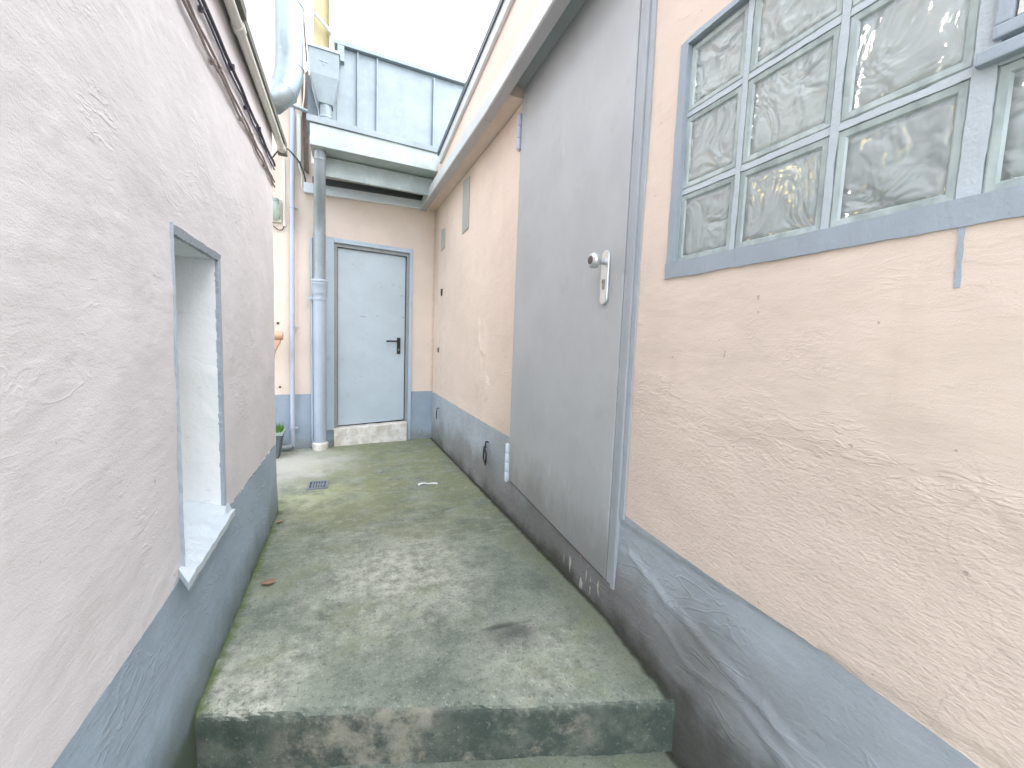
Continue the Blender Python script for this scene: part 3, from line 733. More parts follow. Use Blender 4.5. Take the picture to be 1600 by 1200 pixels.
# window slot
ns = thing('window_slot', (-.6, 1.55, NZ0), 'narrow deep window slot with white limewashed reveal in the left wall', 'window')
r = MB()
def wavy_plane(mb, o, du, dv, n, m, amp, seed, m_=0):
    V = []; w_ = du.cross(dv).normalized()
    for i in range(m+1):
        for j in range(n+1):
            p = o + du*(i/m) + dv*(j/n); e = min(1, min(i, m-i)/2)*min(1, min(j, n-j)/2)
            V.append(p + w_*amp*(nz((p.x, p.y+seed, p.z), 9)+.4*nz((p.x, p.y+seed, p.z), 30)))
    mb.add(V, [(i*(n+1)+j, (i+1)*(n+1)+j, (i+1)*(n+1)+j+1, i*(n+1)+j+1) for i in range(m) for j in range(n)], m_, True)
wavy_plane(r, Vector((-.434, NY1-.002, NZ0-.06)), Vector((-.45, 0, 0)), Vector((0, 0, NZ1-NZ0+.06)), 60, 30, .004, 1)
wavy_plane(r, Vector((-.434, NY0+.002, NZ0-.06)), Vector((-.45, 0, 0)), Vector((0, 0, NZ1-NZ0+.06)), 40, 20, .004, 2)
wavy_plane(r, Vector((-.434, NY0, NZ1-.002)), Vector((-.45, 0, 0)), Vector((0, NY1-NY0, 0)), 30, 30, .004, 3)
r.build('reveal', 'niche', ns)
gl = MB(); frame_rect(gl, FL, NY0, NY1, NZ0, NZ1, .04, -.46, -.40); gl.build('inner_frame', 'white', ns)
gl = MB(); gl.box(FL, NY0+.04, NY1-.04, NZ0+.04, NZ1-.04, -.44, -.43); gl.build('inner_pane', 'darkgrey', ns)
# painted border round the slot
bd = MB()
def border(mb, p, q, wd, nrm, seed, lift=0):
    n = 110; rings = []
    for i in range(n+1):
        t = i/n; a = p[0]+(q[0]-p[0])*t; b = p[1]+(q[1]-p[1])*t; L = t*math.hypot(q[0]-p[0], q[1]-p[1])
        w1 = wob(L, 16, .004, seed) + wob(L, 60, .002, seed+8); w2 = wd*.82 + wob(L, 9, .004, seed+2)
        rings.append([pt(FL, a+nrm[0]*w1, b+nrm[1]*w1, -.009), pt(FL, a+nrm[0]*w1, b+nrm[1]*w1, .002+lift), pt(FL, a+nrm[0]*w2, b+nrm[1]*w2, .0065+lift), pt(FL, a+nrm[0]*w2, b+nrm[1]*w2, -.01)])
    mb.loft(rings, 0, False)
border(bd, (NY0+.001, NZ0+.02), (NY0+.001, NZ1+.026), -.015, (1, 0), 1)
border(bd, (NY1-.001, NZ0+.02), (NY1-.001, NZ1-.0), .014, (1, 0), 2)
border(bd, (NY0-.008, NZ1-.001), (NY1+.018, NZ1-.001), .026, (0, 1), 3, .0015)
bd.build('painted_border', 'win_frame', ns)
# sill: sloping lumpy slab that sticks out of the wall
sl_ = MB(); n = 40; m = 22; V = []
def sillp(i, j, under=False):
    t = i/n; s = j/m                      # t along y near->far, s from inside to outer nose
    y = 1.272 + (1.792-1.272)*t
    yin = min(max(y, NY0), NY1)
    xin, xo = -.60, -.394 - .008*t
    x = xin + (xo-xin)*s; yy = yin + (y-yin)*max(0, min(1, (s-.72)/.28))
    z = .520 - .066*s - .012*max(0, s-.8)*5*.2 + .005*nz((x, yy, 0), 16) + .0025*nz((x, yy, 2), 45)
    if s > .9: z -= .002
    d = (NY1-.012-yy)
    if d < .05 and s < .95: z += .020*(1-max(0, d)/.05)**2
    d2 = yy-NY0-.008
    if d2 < .06 and s < .8: z += .035*(1-max(0, d2)/.06)**2
    return Vector((x, yy, z - (.022 if under else 0)))
V = [sillp(i, j) for i in range(n+1) for j in range(m+1)] + [sillp(i, j, True) for i in range(n+1) for j in range(m+1)]
K = (n+1)*(m+1); F = []; ix = lambda i, j: i*(m+1)+j
for i in range(n):
    for j in range(m): F += [(ix(i,j), ix(i+1,j), ix(i+1,j+1), ix(i,j+1)), (K+ix(i,j), K+ix(i,j+1), K+ix(i+1,j+1), K+ix(i+1,j))]
for i in range(n): F += [(ix(i,m), ix(i+1,m), K+ix(i+1,m), K+ix(i,m))]
for j in range(m): F += [(ix(0,j), ix(0,j+1), K+ix(0,j+1), K+ix(0,j)), (ix(n,j+1), ix(n,j), K+ix(n,j), K+ix(n,j+1))]
sl_.add(V, F, 0, False); sl_.build('sill', 'sill', ns, .003)
# cables and pipe along the left wall
def wallcable(z, y0, y1, r, off, amp, seed, clips=()):
    c = MB(); n = 60; c.tube([pt(FL, y0+(y1-y0)*i/n, z + amp*nz((i*.22, seed, 0), 1)+ .004*math.sin(i*.5+seed), off + .003*nz((i*.3, seed, 5), 1)) for i in range(n+1)], r, seg=8)
    for y in clips: c.box(FL, y-.006, y+.006, z-r*1.6, z+r*1.6, .0, off+r*1.4)
    return c
cl = [1.55, 2.0, 2.5]
tag(wallcable(1.982, 1.0, 2.915, .0048, .010, .008, 1, [1.3, 1.72, 2.1, 2.6]).build('cable', 'brownc'), 'lowest brown painted cable running along the left wall', 'cable', 'cables clipped along the left wall')
tag(wallcable(2.004, 1.0, 2.915, .0048, .010, .006, 2, [1.42, 1.8, 2.3]).build('cable', 'brownc'), 'second brown painted cable from the bottom along the left wall', 'cable', 'cables clipped along the left wall')
tag(wallcable(2.072, 1.0, 2.915, .0040, .010, .006, 3, [1.62, 2.2]).build('cable', 'darkc'), 'thin dark blue cable under the thicker one on the left wall', 'cable', 'cables clipped along the left wall')
tag(wallcable(2.096, 1.0, 2.915, .0065, .012, .006, 4, [1.5, 1.95, 2.45]).build('cable', 'darkc'), 'thick dark blue cable below the cream pipe on the left wall', 'cable', 'cables clipped along the left wall')
cpz = thing('service_pipe', (-.40, 2, 2.27), 'cream pipe with mossy metal angle above it, high on the left wall', 'pipe')
c = MB(); c.tube([pt(FL, .9, 2.262, .030), pt(FL, 1.965, 2.262, .030)], .018, seg=14); c.tube([pt(FL, 2.0, 2.262, .030), pt(FL, 3.06, 2.262, .030)], .018, seg=14); c.build('pipe', 'cream', cpz)
c = MB(); c.tube([pt(FL, 1.962, 2.262, .030), pt(FL, 2.003, 2.262, .030)], .023, seg=14); c.build('coupling', 'cream', cpz)
c = MB(); c.tube([pt(FL, 3.04, 2.262, .030), pt(FL, 3.10, 2.262, .030)], .023, seg=14); c.build('coupling', 'cream', cpz)
c = MB(); c.box(FL, .9, 1.972, 2.284, 2.324, -.0, .060, bev=.002).box(FL, 1.975, 3.12, 2.284, 2.318, -.0, .052, bev=.002).box(FL, 3.085, 3.125, 2.235, 2.283, .003, .055, bev=.002); c.build('metal_angle', 'moss', cpz)

# ================================================================== BACK WALL
def reliefB(a, b): return .004*nz((31, a, b), 1.7) + .0018*nz((35, a, b*1.4), 6) + .0008*nz((32, a*.8, b*2), 20)
DX0, DX1, DZ0, DZ1 = -.150, .600, .0, 2.045
bU, bP = MB(), MB()
wall_grid(FB, [-3.2, DX0, DX1, .93], [lambda a: -.1, lambda a: .545+wob(a, 8, .002, 8), lambda a: DZ1, lambda a: 2.75], [(DX0, DX1, 0, 2)], reliefB, .022, [(1, 3, bU), (0, 1, bP)])
BWT = thing('rendered_wall', (0, 4.7, -.1), 'pale pink back wall around the light blue door with blue grey foot', 'wall')
bU.box(FB, -3.2, -.345, 2.751, 5.6, -.25, -.002)         # taller part of the back building, left of the pipes
bU.build('upper_render', 'pl_back', BWT); bP.build('plinth', 'plinth_b', BWT)
mk = MB(); mk.box(FB, -3.2, DX0-.04, -.1, 2.75, -.4, -.04).box(FB, DX1+.04, 1.3, -.1, 2.75, -.4, -.04).box(FB, DX0-.04, DX1+.04, DZ1+.05, 2.75, -.4, -.04)
mk.build('masonry', 'pl_back', BWT)
# metal door at the end
bd_ = thing('metal_door', (.2, 4.65, .2), 'light blue grey metal door with black lever handle at the end of the passage', 'door')
f_ = MB()
f_.box(FB, -.230, -.150, .17, 2.09, -.01, .018, bev=.003).box(FB, .600, .634, .0, 2.09, -.01, .012, bev=.003)
f_.box(FB, -.1495, .5995, 2.045, 2.088, -.01, .015, bev=.003)
f_.build('door_frame', 'frame_b', bd_)
f_ = MB(); f_.box(FB, -.150, -.120, .19, 2.045, -.09, -.011).box(FB, .570, .600, .0, 2.045, -.09, -.011).box(FB, -.1195, .5695, 2.012, 2.045, -.09, -.0105)
f_.build('rebate', 'frame_in', bd_)
f_ = MB(); f_.prism(FB, [(-.117, .200), (.562, .225), (.562, 2.008), (-.117, 2.008)], -.085, -.045); f_.build('door_leaf', 'door_b', bd_, .003)
f_ = MB(); f_.prism(FB, [(-.1195, .178), (.5695, .203), (.5695, .226), (-.1195, .201)], -.10, -.070); f_.build('dark_gap_strip', 'black', bd_)  # black strip in the gap below the leaf
f_ = MB(); f_.box(FB, -.16, .61, -.05, 2.10, -.14, -.101); f_.build('door_backing', 'darkgrey', bd_)  # added unseen sheet that blocks light leaking round the leaf
hx, hz = .497, 1.05
f_ = MB(); f_.box(FB, hx-.019, hx+.019, hz-.092, hz+.085, -.0445, -.034, bev=.003); hp_ = f_.build('handle_plate', 'black', bd_)
f_ = MB(); f_.tube([pt(FB, hx, hz+.045, -.034), pt(FB, hx, hz+.045, .012)], .010, seg=12)
f_.tube([pt(FB, hx+.006, hz+.045, .010), pt(FB, hx-.05, hz+.047, .013), pt(FB, hx-.118, hz+.046, .010), pt(FB, hx-.125, hz+.044, -.004), pt(FB, hx-.126, hz+.043, -.016)], .0095, seg=10)
f_.build('lever', 'black', hp_)
f_ = MB(); f_.tube([pt(FB, hx, hz-.045, -.0345), pt(FB, hx, hz-.045, -.0325)], .008, seg=12); f_.build('lock_cylinder', 'brass', hp_)
# threshold: rough concrete block under the door
th = MB(); n = 34; rings = []
for i in range(n+1):
    t = i/n; a = -.152 + (.590+.152)*t; top = .185 + .022*t + .006*nz((a, 1, 1), 12); bot = -.02
    bl = .028 + .006*nz((a, 4, 4), 10); e = .02 if 0 < i < n else .0
    rings.append([pt(FB, a, bot, -.12), pt(FB, a, bot, bl+.006), pt(FB, a, top*.35, bl+.004*nz((a, 2, 9), 15)), pt(FB, a, top*.7, bl+.006*nz((a, 7, 9), 15)), pt(FB, a, top-.012, bl-.001), pt(FB, a, top, bl-.014), pt(FB, a, top+.003, -.12)])
th.loft(rings, 0, False)
tag(th.build('threshold', 'thr'), 'rough chipped whitish concrete threshold under the light blue door', 'threshold')

# white lacquered flat channel above the door
ch = MB()
pl_ = [(-.405, 2.452), (.79, 2.528), (.79, 2.622), (-.405, 2.542)]
ch.prism(FB, pl_, .006, .06)
tag(ch.build('cable_channel', 'white', None, .004), 'pale lilac white channel running across the wall above the light blue door', 'channel')
# gutter box: upper box with lip, lower recessed fascia, dark gap
gb = thing('box_gutter', (.27, 4.15, 2.5), 'deep weathered zinc box gutter spanning above the light blue door', 'gutter')
def tilt_box(mb, x0, x1, z0, z1, c0, c1, rise, m=0):
    mb.prism(FB, [(x0, z0), (x1, z0+rise), (x1, z1+rise), (x0, z1)], c0, c1, m)
f_ = MB(); tilt_box(f_, -.311, .818, 2.680, 2.852, .30, .60, .042); f_.build('trough', 'fasc', gb, .004)
f_ = MB(); tilt_box(f_, -.335, .815, 2.855, 2.906, .31, .615, .030); f_.build('lip', 'zinc', gb, .003)
f_ = MB(); tilt_box(f_, -.225, .800, 2.515, 2.674, .385, .42, .034); f_.build('lower_fascia', 'fasc', gb, .003)
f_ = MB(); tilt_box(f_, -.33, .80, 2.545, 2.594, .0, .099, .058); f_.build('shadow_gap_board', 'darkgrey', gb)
f_ = MB(); tilt_box(f_, -.300, .80, 2.70, 2.85, .0, .295, .04); f_.build('back_board', 'fasc', gb)
# standing seam cladding
zc = thing('zinc_cladding', (.4, 4.4, 2.9), 'pale zinc standing seam upstand above the gutter', 'cladding')
f_ = MB(); f_.prism(FB, [(-.115, 2.88), (1.6, 2.93), (1.6, 3.75), (-.115, 3.65)], .31, .35)
f_.prism(FB, [(-.345, 2.88), (-.116, 2.88), (-.116, 3.40), (-.345, 3.34)], .30, .345); f_.build('sheet', 'zinc', zc)
for x in (.060, .228, .765, 1.28):
    f_ = MB(); f_.box(FB, x-.0055, x+.0055, 2.90, 3.66+.03*x, .3505, .374, bev=.002); f_.build('seam', 'zinc', zc)
f_ = MB(); f_.prism(FB, [(-.135, 3.652), (1.6, 3.755), (1.6, 3.79), (-.135, 3.690)], .28, .392); f_.build('cap_flashing', 'zinc', zc, .003)
f_ = MB(); f_.box(FB, -.108, -.052, 3.52, 3.65, .3505, .40, bev=.003); f_.build('end_bracket', 'zinc', zc)
f_ = MB(); f_.prism(FB, [(-.10, 2.88), (1.6, 2.88), (1.6, 3.74), (-.10, 3.64)], .0, .30); f_.build('wall_core', 'fasc', zc)
# rainwater hopper
hpz = thing('rainwater_hopper', (-.2, 4.1, 2.9), 'tapered zinc rainwater hopper with an embossed cross', 'hopper')
f_ = MB()
def rect(x0, x1, z, c0, c1, rise=0): return [pt(FB, x0, z, c0), pt(FB, x1, z+rise, c0), pt(FB, x1, z+rise, c1), pt(FB, x0, z, c1)]
f_.loft([rect(-.253, -.142, 3.075, .41, .51), rect(-.314, -.094, 3.265, .385, .55, .012), rect(-.320, -.090, 3.462, .385, .555, .012)], 0, False)
f_.build('body', 'zinc', hpz, .003)
f_ = MB(); f_.loft([rect(-.328, -.082, 3.460, .380, .563, .012), rect(-.328, -.082, 3.482, .380, .563, .012)], 0, False); f_.build('rim', 'zinc_d', hpz, .002)
f_ = MB(); f_.box(FB, -.2085, -.2035, 3.345, 3.415, .5535, .5565).box(FB, -.236, -.209, 3.377, 3.383, .5535, .5565).box(FB, -.203, -.178, 3.377, 3.383, .5535, .5565); f_.build('cross_emblem', 'zinc_d', hpz)
c0 = pt(FB, -.198, 0, .46)
f_ = MB(); f_.tube([c0+Vector((0,0,2.90)), c0+Vector((0,0,3.0)), c0+Vector((0,0,3.08))], .046, seg=24); f_.build('outlet_pipe', 'zinc', hpz)
f_ = MB(); f_.tube([c0+Vector((0,0,2.975)), c0+Vector((0,0,2.987))], .050, seg=24); f_.build('outlet_ring', 'zinc_d', hpz)
f_ = MB(); f_.tube([pt(FB, -.318, 3.44, .40), pt(FB, -.30, 3.22, .40), pt(FB, -.255, 3.06, .40), pt(FB, -.245, 2.93, .40)], .009, seg=8); f_.build('support_strap', 'zinc_d', hpz)
# downpipe
dpz = thing('downpipe', (-.27, 4.5, 0), 'thick downpipe left of the light blue door, bare zinc above and painted below', 'pipe')
pc_ = lambda z, x=-.274, c=.09: pt(FB, x, z, c)
f_ = MB(); f_.tube([pc_(2.72, -.240, .50), pc_(2.62, -.242, .49), pc_(2.50, -.250, .42), pc_(2.36, -.260, .28), pc_(2.22, -.268, .14), pc_(2.10, -.272, .095), pc_(1.62)], [.047, .047, .048, .050, .052, .053, .053], seg=24); f_.build('upper_pipe', 'zinc_d', dpz)
f_ = MB(); f_.tube([pc_(2.08, -.2725, .094), pc_(2.07, -.2725, .094)], .056, seg=24); f_.build('joint_ring', 'zinc_d', dpz)
f_ = MB(); f_.tube([pc_(2.625, -.242, .491), pc_(2.612, -.2424, .489)], .051, seg=24); f_.build('joint_ring', 'zinc_d', dpz)
f_ = MB(); f_.tube([pc_(.03), pc_(1.44), pc_(1.455), pc_(1.50), pc_(1.51), pc_(1.525), pc_(1.53), pc_(1.545), pc_(1.60), pc_(1.605), pc_(1.615), pc_(1.63), pc_(1.64)],
                   [.058, .058, .0585, .0585, .061, .066, .067, .0675, .0675, .070, .072, .072, .066], seg=24); f_.build('lower_pipe', 'pipe_p', dpz)
f_ = MB(); f_.tube([pc_(1.628), pc_(1.634), pc_(1.650), pc_(1.656)], [.072, .077, .077, .070], seg=24); f_.build('socket_rim', 'pipe_p', dpz)
f_ = MB(); f_.tube([pc_(1.462), pc_(1.490)], .0635, seg=24).box(FB, -.375, -.33, 1.464, 1.488, .06, .09); f_.build('clamp', 'pipe_p', dpz)
f_ = MB(); f_.tube([pc_(-.01), pc_(.015), pc_(.045), pc_(.06), pc_(.075)], [.068, .072, .072, .076, .064], seg=24); f_.build('foot_collar', 'thr', dpz)
# second narrow riser hidden right behind the downpipe edge
f_ = MB(); f_.tube([pt(FB, -.345, .02, .035), pt(FB, -.345, 2.05, .035)], .013, seg=10); tag(f_.build('riser_pipe', 'pipe_p'), 'slim painted riser tucked behind the thick downpipe', 'pipe')
# thin conduit
cd = thing('conduit', (-.5, 4.5, .05), 'thin lilac grey conduit pipe left of the thick downpipe, reaching from ground to duct', 'pipe')
cc_ = lambda z, x=-.51: pt(FB, x, z, .045)
f_ = MB(); f_.tube([cc_(.04, -.52), cc_(.30, -.516), cc_(1.2, -.512), cc_(2.4, -.503), cc_(3.22, -.490)], .021, seg=16); f_.build('tube', 'pvc', cd)
for z, x in ((1.20, -.512), (2.30, -.504), (.22, -.517)):
    f_ = MB(); f_.tube([cc_(z-.008, x), cc_(z+.008, x)], .025, seg=16).box(FB, x+.02, x+.048, z-.007, z+.007, .02, .05); f_.build('pipe_clip', 'pvc', cd)
f_ = MB(); f_.tube([cc_(.055, -.52), cc_(.035, -.545), cc_(.03, -.62)], .024, seg=12); f_.build('foot_elbow', 'pot_rim', cd)
f_ = MB(); f_.tube([pt(FB, -.60, 3.20, .06), pt(FB, -.36, 3.17, .06)], .017, seg=12); tag(f_.build('cross_pipe', 'zinc_d'), 'short horizontal pipe stub below the round duct', 'pipe')
f_ = MB(); f_.box(FB, -.462, -.428, 2.72, 3.14, .01, .05, bev=.003); tag(f_.build('cable_duct', 'cream'), 'short cream cable trunking between conduit and gutter', 'trunking')
f_ = MB(); f_.prism(FB, [(-.405, 2.66), (-.37, 2.64), (-.365, 3.55), (-.425, 3.47), (-.415, 3.1)], .0, .028); tag(f_.build('bare_masonry_strip', 'brick'), 'strip of dark bare masonry between cream trunking and hopper', 'masonry')
# loose cables near the trunking
def wire(pts, r, mt, lb, sm=6):
    P = [Vector(p) for p in pts]; Q = []
    for i in range(len(P)-1):
        p0 = P[max(0, i-1)]; p1 = P[i]; p2 = P[i+1]; p3 = P[min(len(P)-1, i+2)]
        for k in range(sm):
            t = k/sm; Q.append(.5*((2*p1)+(p2-p0)*t+(2*p0-5*p1+4*p2-p3)*t*t+(3*p1-p0-3*p2+p3)*t**3))
    Q.append(P[-1]); m_ = MB(); m_.tube(Q, r, seg=8); return tag(m_.build('wire', mt), lb, 'wire', 'loose wires on the back wall')
wire([pt(FB, -.445, 2.73, .04), pt(FB, -.44, 2.66, .05), pt(FB, -.42, 2.60, .04), pt(FB, -.425, 2.50, .03), pt(FB, -.40, 2.47, .03)], .007, 'cream', 'pale wire hanging from the end of the cream trunking')
wire([pt(FB, -.66, 2.70, .03), pt(FB, -.56, 2.80, .075), pt(FB, -.45, 2.72, .06), pt(FB, -.40, 2.60, .05), pt(FB, -.39, 2.50, .04)], .006, 'black', 'black wire looping over the conduit to the gutter')
wire([pt(FB, -.425, 3.13, .03), pt(FB, -.40, 3.3, .04), pt(FB, -.395, 3.5, .05), pt(FB, -.41, 3.7, .03)], .006, 'cream', 'pale wire rising above the cream trunking beside the hopper')
wire([pt(FB, -.44, 4.6, .02), pt(FB, -.40, 4.0, .03), pt(FB, -.375, 3.62, .03)], .006, 'black', 'thin black wire coming down the tall wall above the hopper')
# bulkhead light and its trunking
bl = thing('bulkhead_light', (-.64, 4.45, 2.15), 'small round glass bulkhead light half hidden by the left wall edge', 'lamp')
f_ = MB(); f_.box(FB, -.70, -.595, 2.145, 2.355, .0, .03, bev=.006); f_.build('base', 'cream', bl)
f_ = MB(); lc = pt(FB, -.645, 2.25, .03)
f_.tube([lc+Vector((0,0,-.085)), lc+Vector((0,0,-.075)), lc+Vector((0,0,.06)), lc+Vector((0,0,.08))], [.03, .047, .047, .03], seg=18); f_.build('glass_jar', 'lampglass', bl)
f_ = MB(); f_.tube([lc+Vector((0,0,.075)), lc+Vector((0,0,.10))], .038, seg=18); f_.build('collar', 'pot_rim', bl)
f_ = MB(); f_.box(FB, -.583, -.560, 2.12, 2.72, .0, .018, bev=.003); tag(f_.build('trunking', 'cream'), 'slim pale trunking beside the bulkhead light', 'trunking')
wire([pt(FB, -.575, 2.12, .012), pt(FB, -.585, 2.09, .02), pt(FB, -.62, 2.08, .02), pt(FB, -.66, 2.11, .02)], .004, 'black', 'thin wire curling from the slim trunking to the bulkhead light')
wire([pt(FB, -.74, 2.75, .05), pt(FB, -.69, 2.56, .05), pt(FB, -.66, 2.36, .04)], .006, 'brownc', 'brown wire dropping into the top of the bulkhead light')
# round duct
du = thing('ventilation_duct', (-.42, 3.7, 2.7), 'large round galvanised ventilation duct bending behind the left wall top', 'duct')
f_ = MB(); f_.tube([(-.410, 3.66, 5.0), (-.414, 3.66, 3.50), (-.418, 3.66, 3.06)], .092, seg=32); f_.build('straight_pipe', 'duct', du)
f_ = MB()
path = [(-.418, 3.66, 3.08), (-.422, 3.655, 3.00), (-.455, 3.64, 2.88), (-.525, 3.62, 2.795), (-.64, 3.60, 2.755), (-.85, 3.58, 2.745)]
f_.tube(path, .095, seg=32, smooth=True)
f_.build('elbow', 'duct', du)
for z in (3.06, 3.48):
    f_ = MB(); f_.tube([(-.413, 3.66, z-.004), (-.413, 3.66, z), (-.413, 3.66, z+.004)], [.093, .0965, .093], seg=32); f_.build('seam_ring', 'zinc_d', du)
f_ = MB()
for p, q in ((path[2], path[3]),):
    a_ = Vector(path[2]); d_ = (Vector(path[3])-Vector(path[1])).normalized(); f_.tube([a_-d_*.004, a_, a_+d_*.004], [.094, .098, .094], seg=32)
f_.build('seam_ring', 'zinc_d', du)
# handrail end, planter
hr = thing('handrail', (-.64, 4.3, .9), 'end of a clay coloured wooden handrail poking past the left wall', 'handrail')
f_ = MB(); q = pt(FB, -.572, 1.105, .22); f_.tube([q+Vector((-1.3, -.2, 0)), q+Vector((-.02, 0, 0)), q+Vector((.004, 0, 0))], [.040, .040, .036], seg=20); f_.build('rail', 'clay', hr)
f_ = MB(); f_.prism(FB, [(-.70, 1.07), (-.585, 1.07), (-.588, 1.045), (-.612, 1.00), (-.630, .95), (-.640, .86), (-.70, .82)], .20, .245); f_.build('bracket', 'clay', hr, .004)
pz = thing('planter', (-.75, 4.25, 0), 'dark plastic planter with bright green grass behind the left wall edge', 'planter')
f_ = MB()
def rc(x0, x1, y0, y1, z): return [Vector((x0, y0, z)), Vector((x1, y0, z)), Vector((x1, y1, z)), Vector((x0, y1, z))]
f_.loft([rc(-1.0, -.605, 4.22, 4.36, .0), rc(-1.02, -.575, 4.19, 4.39, .215)], 0, False); f_.build('tub', 'pot', pz, .006)
f_ = MB(); f_.loft([rc(-1.03, -.562, 4.175, 4.405, .216), rc(-1.035, -.556, 4.17, 4.41, .240)], 0, False); f_.build('rim', 'pot_rim', pz, .004)
f_ = MB()
for i in range(420):
    x = random.uniform(-.80, -.575); y = random.uniform(4.19, 4.38); h = random.uniform(.03, .085); a = random.uniform(0, 6.28); l = random.uniform(.0, .03)
    p = Vector((x, y, .236)); d = Vector((math.cos(a), math.sin(a), 0)); s = Vector((-d.y, d.x, 0))*.0022
    f_.add([p-s, p+s, p+d*l*.5+s*.7+Vector((0,0,h*.6)), p+d*l*.5-s*.7+Vector((0,0,h*.6)), p+d*l+Vector((0,0,h))], [(0,1,2,3), (3,2,4)])
f_.build('grass_tuft', 'grass', pz)
for (x, z, r, lb) in ((-.635, 1.225, .012, 'small dark drill hole above the handrail on the back wall'), (-.625, .62, .010, 'tiny dark hole in the back wall above the blue grey foot')):
    f_ = MB(); f_.prism(FB, [(x+r*math.cos(t), z+r*math.sin(t)) for t in [2*math.pi*i/9 for i in range(9)]], .001, .0075); tag(f_.build('wall_hole', 'darkgrey'), lb, 'hole')

# buildings far up behind
yb = thing('tall_house', (-1.5, 6.2, 0), 'yellow and cream rendered house rising behind the hopper', 'house')
f_ = MB(); f_.box(FB, -4, -.385, 0, 9, -1.9, -1.0); f_.build('cream_wall', 'creamwall', yb)
f_ = MB(); f_.box(FB, -.384, -.232, 0, 9, -1.9, -1.06); f_.build('yellow_wall', 'yellow', yb)
f_ = MB(); f_.box(FB, -.231, -.185, 0, 9, -1.9, -1.0, bev=.01); f_.build('corner_strip', 'creamwall', yb)
f_ = MB(); f_.tube([pt(FB, -.375, 4.72, -1.0), pt(FB, -.20, 4.56, -.97)], .018, seg=10); f_.build('stay_pipe', 'white', yb)
# ================================================================== FLOOR
la = MB(); s0, s1 = -.46, 1.06
def yedge(x): return 1.366 + (x+.418)*(.956-1.366)/(.957+.418) + .006*nz((x, 0, 0), 6) + .004*nz((x, 3, 0), 22) + .002*nz((x, 8, 0), 60)
prof = [(4.2, 0)] + [(4.2*(1-i/60)**1.3, 0) for i in range(1, 58)]
prof = [(d, 0) for d in [4.2-.03*i for i in range(0, 138)]] + [(.06, 0), (.045, -.001), (.032, -.003), (.021, -.0065), (.012, -.012), (.006, -.019), (.002, -.028), (0, -.04), (0, -.06), (.001, -.09), (.001, -.12), (.0, -.15), (.0, -.20)]
nx = 90; V = []
for (d, z) in prof:
    for i in range(nx+1):
        x = s0+(s1-s0)*i/nx; y = yedge(x)+d*1.0
        zz = z + .004*nz((x, y, 0), 2.5) + .0015*nz((x, y, z*3), 11)
        if d < .07: zz -= .010*max(0, nz((x, 2, d*3), 17)-.12) + .006*max(0, nz((x, 9, d*2), 45)-.1)
        if z < -.02: y += .005*nz((x, 5, z), 14) + .002*nz((x, 5, z), 50)
        V.append(Vector((x, y, zz)))
la.add(V, [(k*(nx+1)+i, k*(nx+1)+i+1, (k+1)*(nx+1)+i+1, (k+1)*(nx+1)+i) for k in range(len(prof)-1) for i in range(nx)], 0, True)
tag(la.build('landing', 'conc'), 'algae stained concrete landing of the passage', None, None, 'structure')
sp = MB(); prof2 = [(.02, -.186), (.0, -.186)] + [(-.03*i, -.186) for i in range(1, 10)] + [(-.295, -.189), (-.302, -.2), (-.303, -.37)]
V = []
for (d, z) in prof2:
    for i in range(nx+1):
        x = s0+(s1-s0)*i/nx; y = yedge(x)+d; V.append(Vector((x, y, z+.003*nz((x, y, 5), 4))))
sp.add(V, [(k*(nx+1)+i, k*(nx+1)+i+1, (k+1)*(nx+1)+i+1, (k+1)*(nx+1)+i) for k in range(len(prof2)-1) for i in range(nx)], 0, True)
tag(sp.build('lower_step', 'conc'), 'concrete step below the landing', None, None, 'structure')
gg = MB()
gg.box(FW, -.46, 1.06, -.6, -.372, -1.07, .9)      # low landing behind (c = -y)
tag(gg.build('lower_path', 'conc'), None, None, None, 'structure')
gg = MB(); gg.add([(-3.3, 2.93, -.003), (-.455, 2.93, -.003), (-.455, 4.9, -.003), (-3.3, 4.9, -.003)], [(0,1,2,3)])
tag(gg.build('courtyard_floor', 'conc'), None, None, None, 'structure')
gg = MB(); gg.add([(-60, -60, -.86), (60, -60, -.86), (60, 60, -.86), (-60, 60, -.86)], [(0,1,2,3)]); tag(gg.build('ground', 'conc'), None, None, None, 'structure')
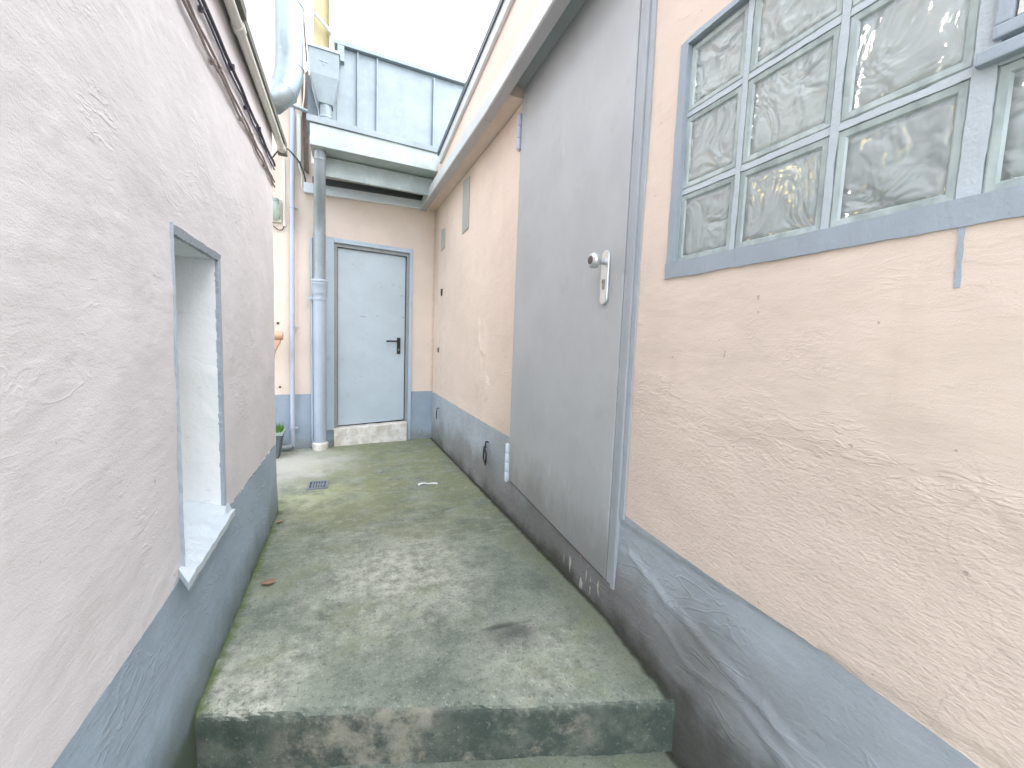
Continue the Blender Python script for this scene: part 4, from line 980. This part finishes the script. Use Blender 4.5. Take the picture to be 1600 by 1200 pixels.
# drain grate
dg = thing('drain_grate', (-.222, 3.36, 0), 'small square iron drain grate in the algae stained concrete', 'drain')
f_ = MB(); x0, x1, y0, y1 = -.292, -.155, 3.27, 3.45
for p, q, r_, s_ in ((x0, x1, y0, y0+.014), (x0, x1, y1-.014, y1), (x0, x0+.014, y0+.0145, y1-.0145), (x1-.014, x1, y0+.0145, y1-.0145)):
    f_.box(FW, p, q, .0005, .010, -s_, -r_)
for i in range(1, 6): xx = x0 + .014 + (x1-x0-.028)*i/6; f_.box(FW, xx-.005, xx+.005, .0005, .009, -(y1-.0145), -(y0+.0145))
f_.box(FW, x0+.0145, x1-.0145, .0005, .008, -(y0+.096), -(y0+.084)); f_.build('grille', 'grille', dg)
f_ = MB(); f_.box(FW, x0+.012, x1-.012, .0005, .0045, -(y1-.012), -(y0+.012)); f_.build('pit', 'black', dg)
# scraps
f_ = MB(); V = []; 
for i in range(13):
    t = i/12; x = .49+.15*t; y = 3.175+.012*math.sin(t*5)
    for s in (-1, 1): V.append(Vector((x, y+s*(.014-.009*math.sin(t*3.1)), .006+.006*abs(math.sin(t*6))+.003*s)))
f_.add(V, [(2*i, 2*i+2, 2*i+3, 2*i+1) for i in range(12)], 0, True)
o = f_.build('paper_scrap', 'paper'); tag(o, 'twisted scrap of white paper on the green stained floor', 'paper'); md = o.modifiers.new('thick', 'SOLIDIFY'); md.thickness = .0012
def leaf_(x, y, s, ang, lb):
    f_ = MB(); V = []; n = 10
    for i in range(n+1):
        t = i/n; w_ = .33*math.sin(math.pi*min(1, t*.97+.02))**.8
        for k in (-1, 0, 1):
            u, v = (t-.5), w_*k; V.append(Vector((x+s*(u*math.cos(ang)-v*math.sin(ang)), y+s*(u*math.sin(ang)+v*math.cos(ang)), .006+s*(.14*abs(k)*w_*2+.10*(2*t-1)**2))))
    f_.add(V, [(3*i+j, 3*i+3+j, 3*i+4+j, 3*i+1+j) for i in range(n) for j in (0, 1)], 0, True)
    o = f_.build('dry_leaf', 'leaf'); tag(o, lb, 'leaf'); md = o.modifiers.new('thick', 'SOLIDIFY'); md.thickness = .0010
leaf_(-.335, 2.033, .060, .1, 'curled brown dry leaf lying nearest to the front step')
leaf_(-.385, 2.72, .045, .5, 'small dry leaf at the foot of the left wall')
leaf_(-.62, 4.12, .04, 1.2, 'tiny dark leaf beside the planter')
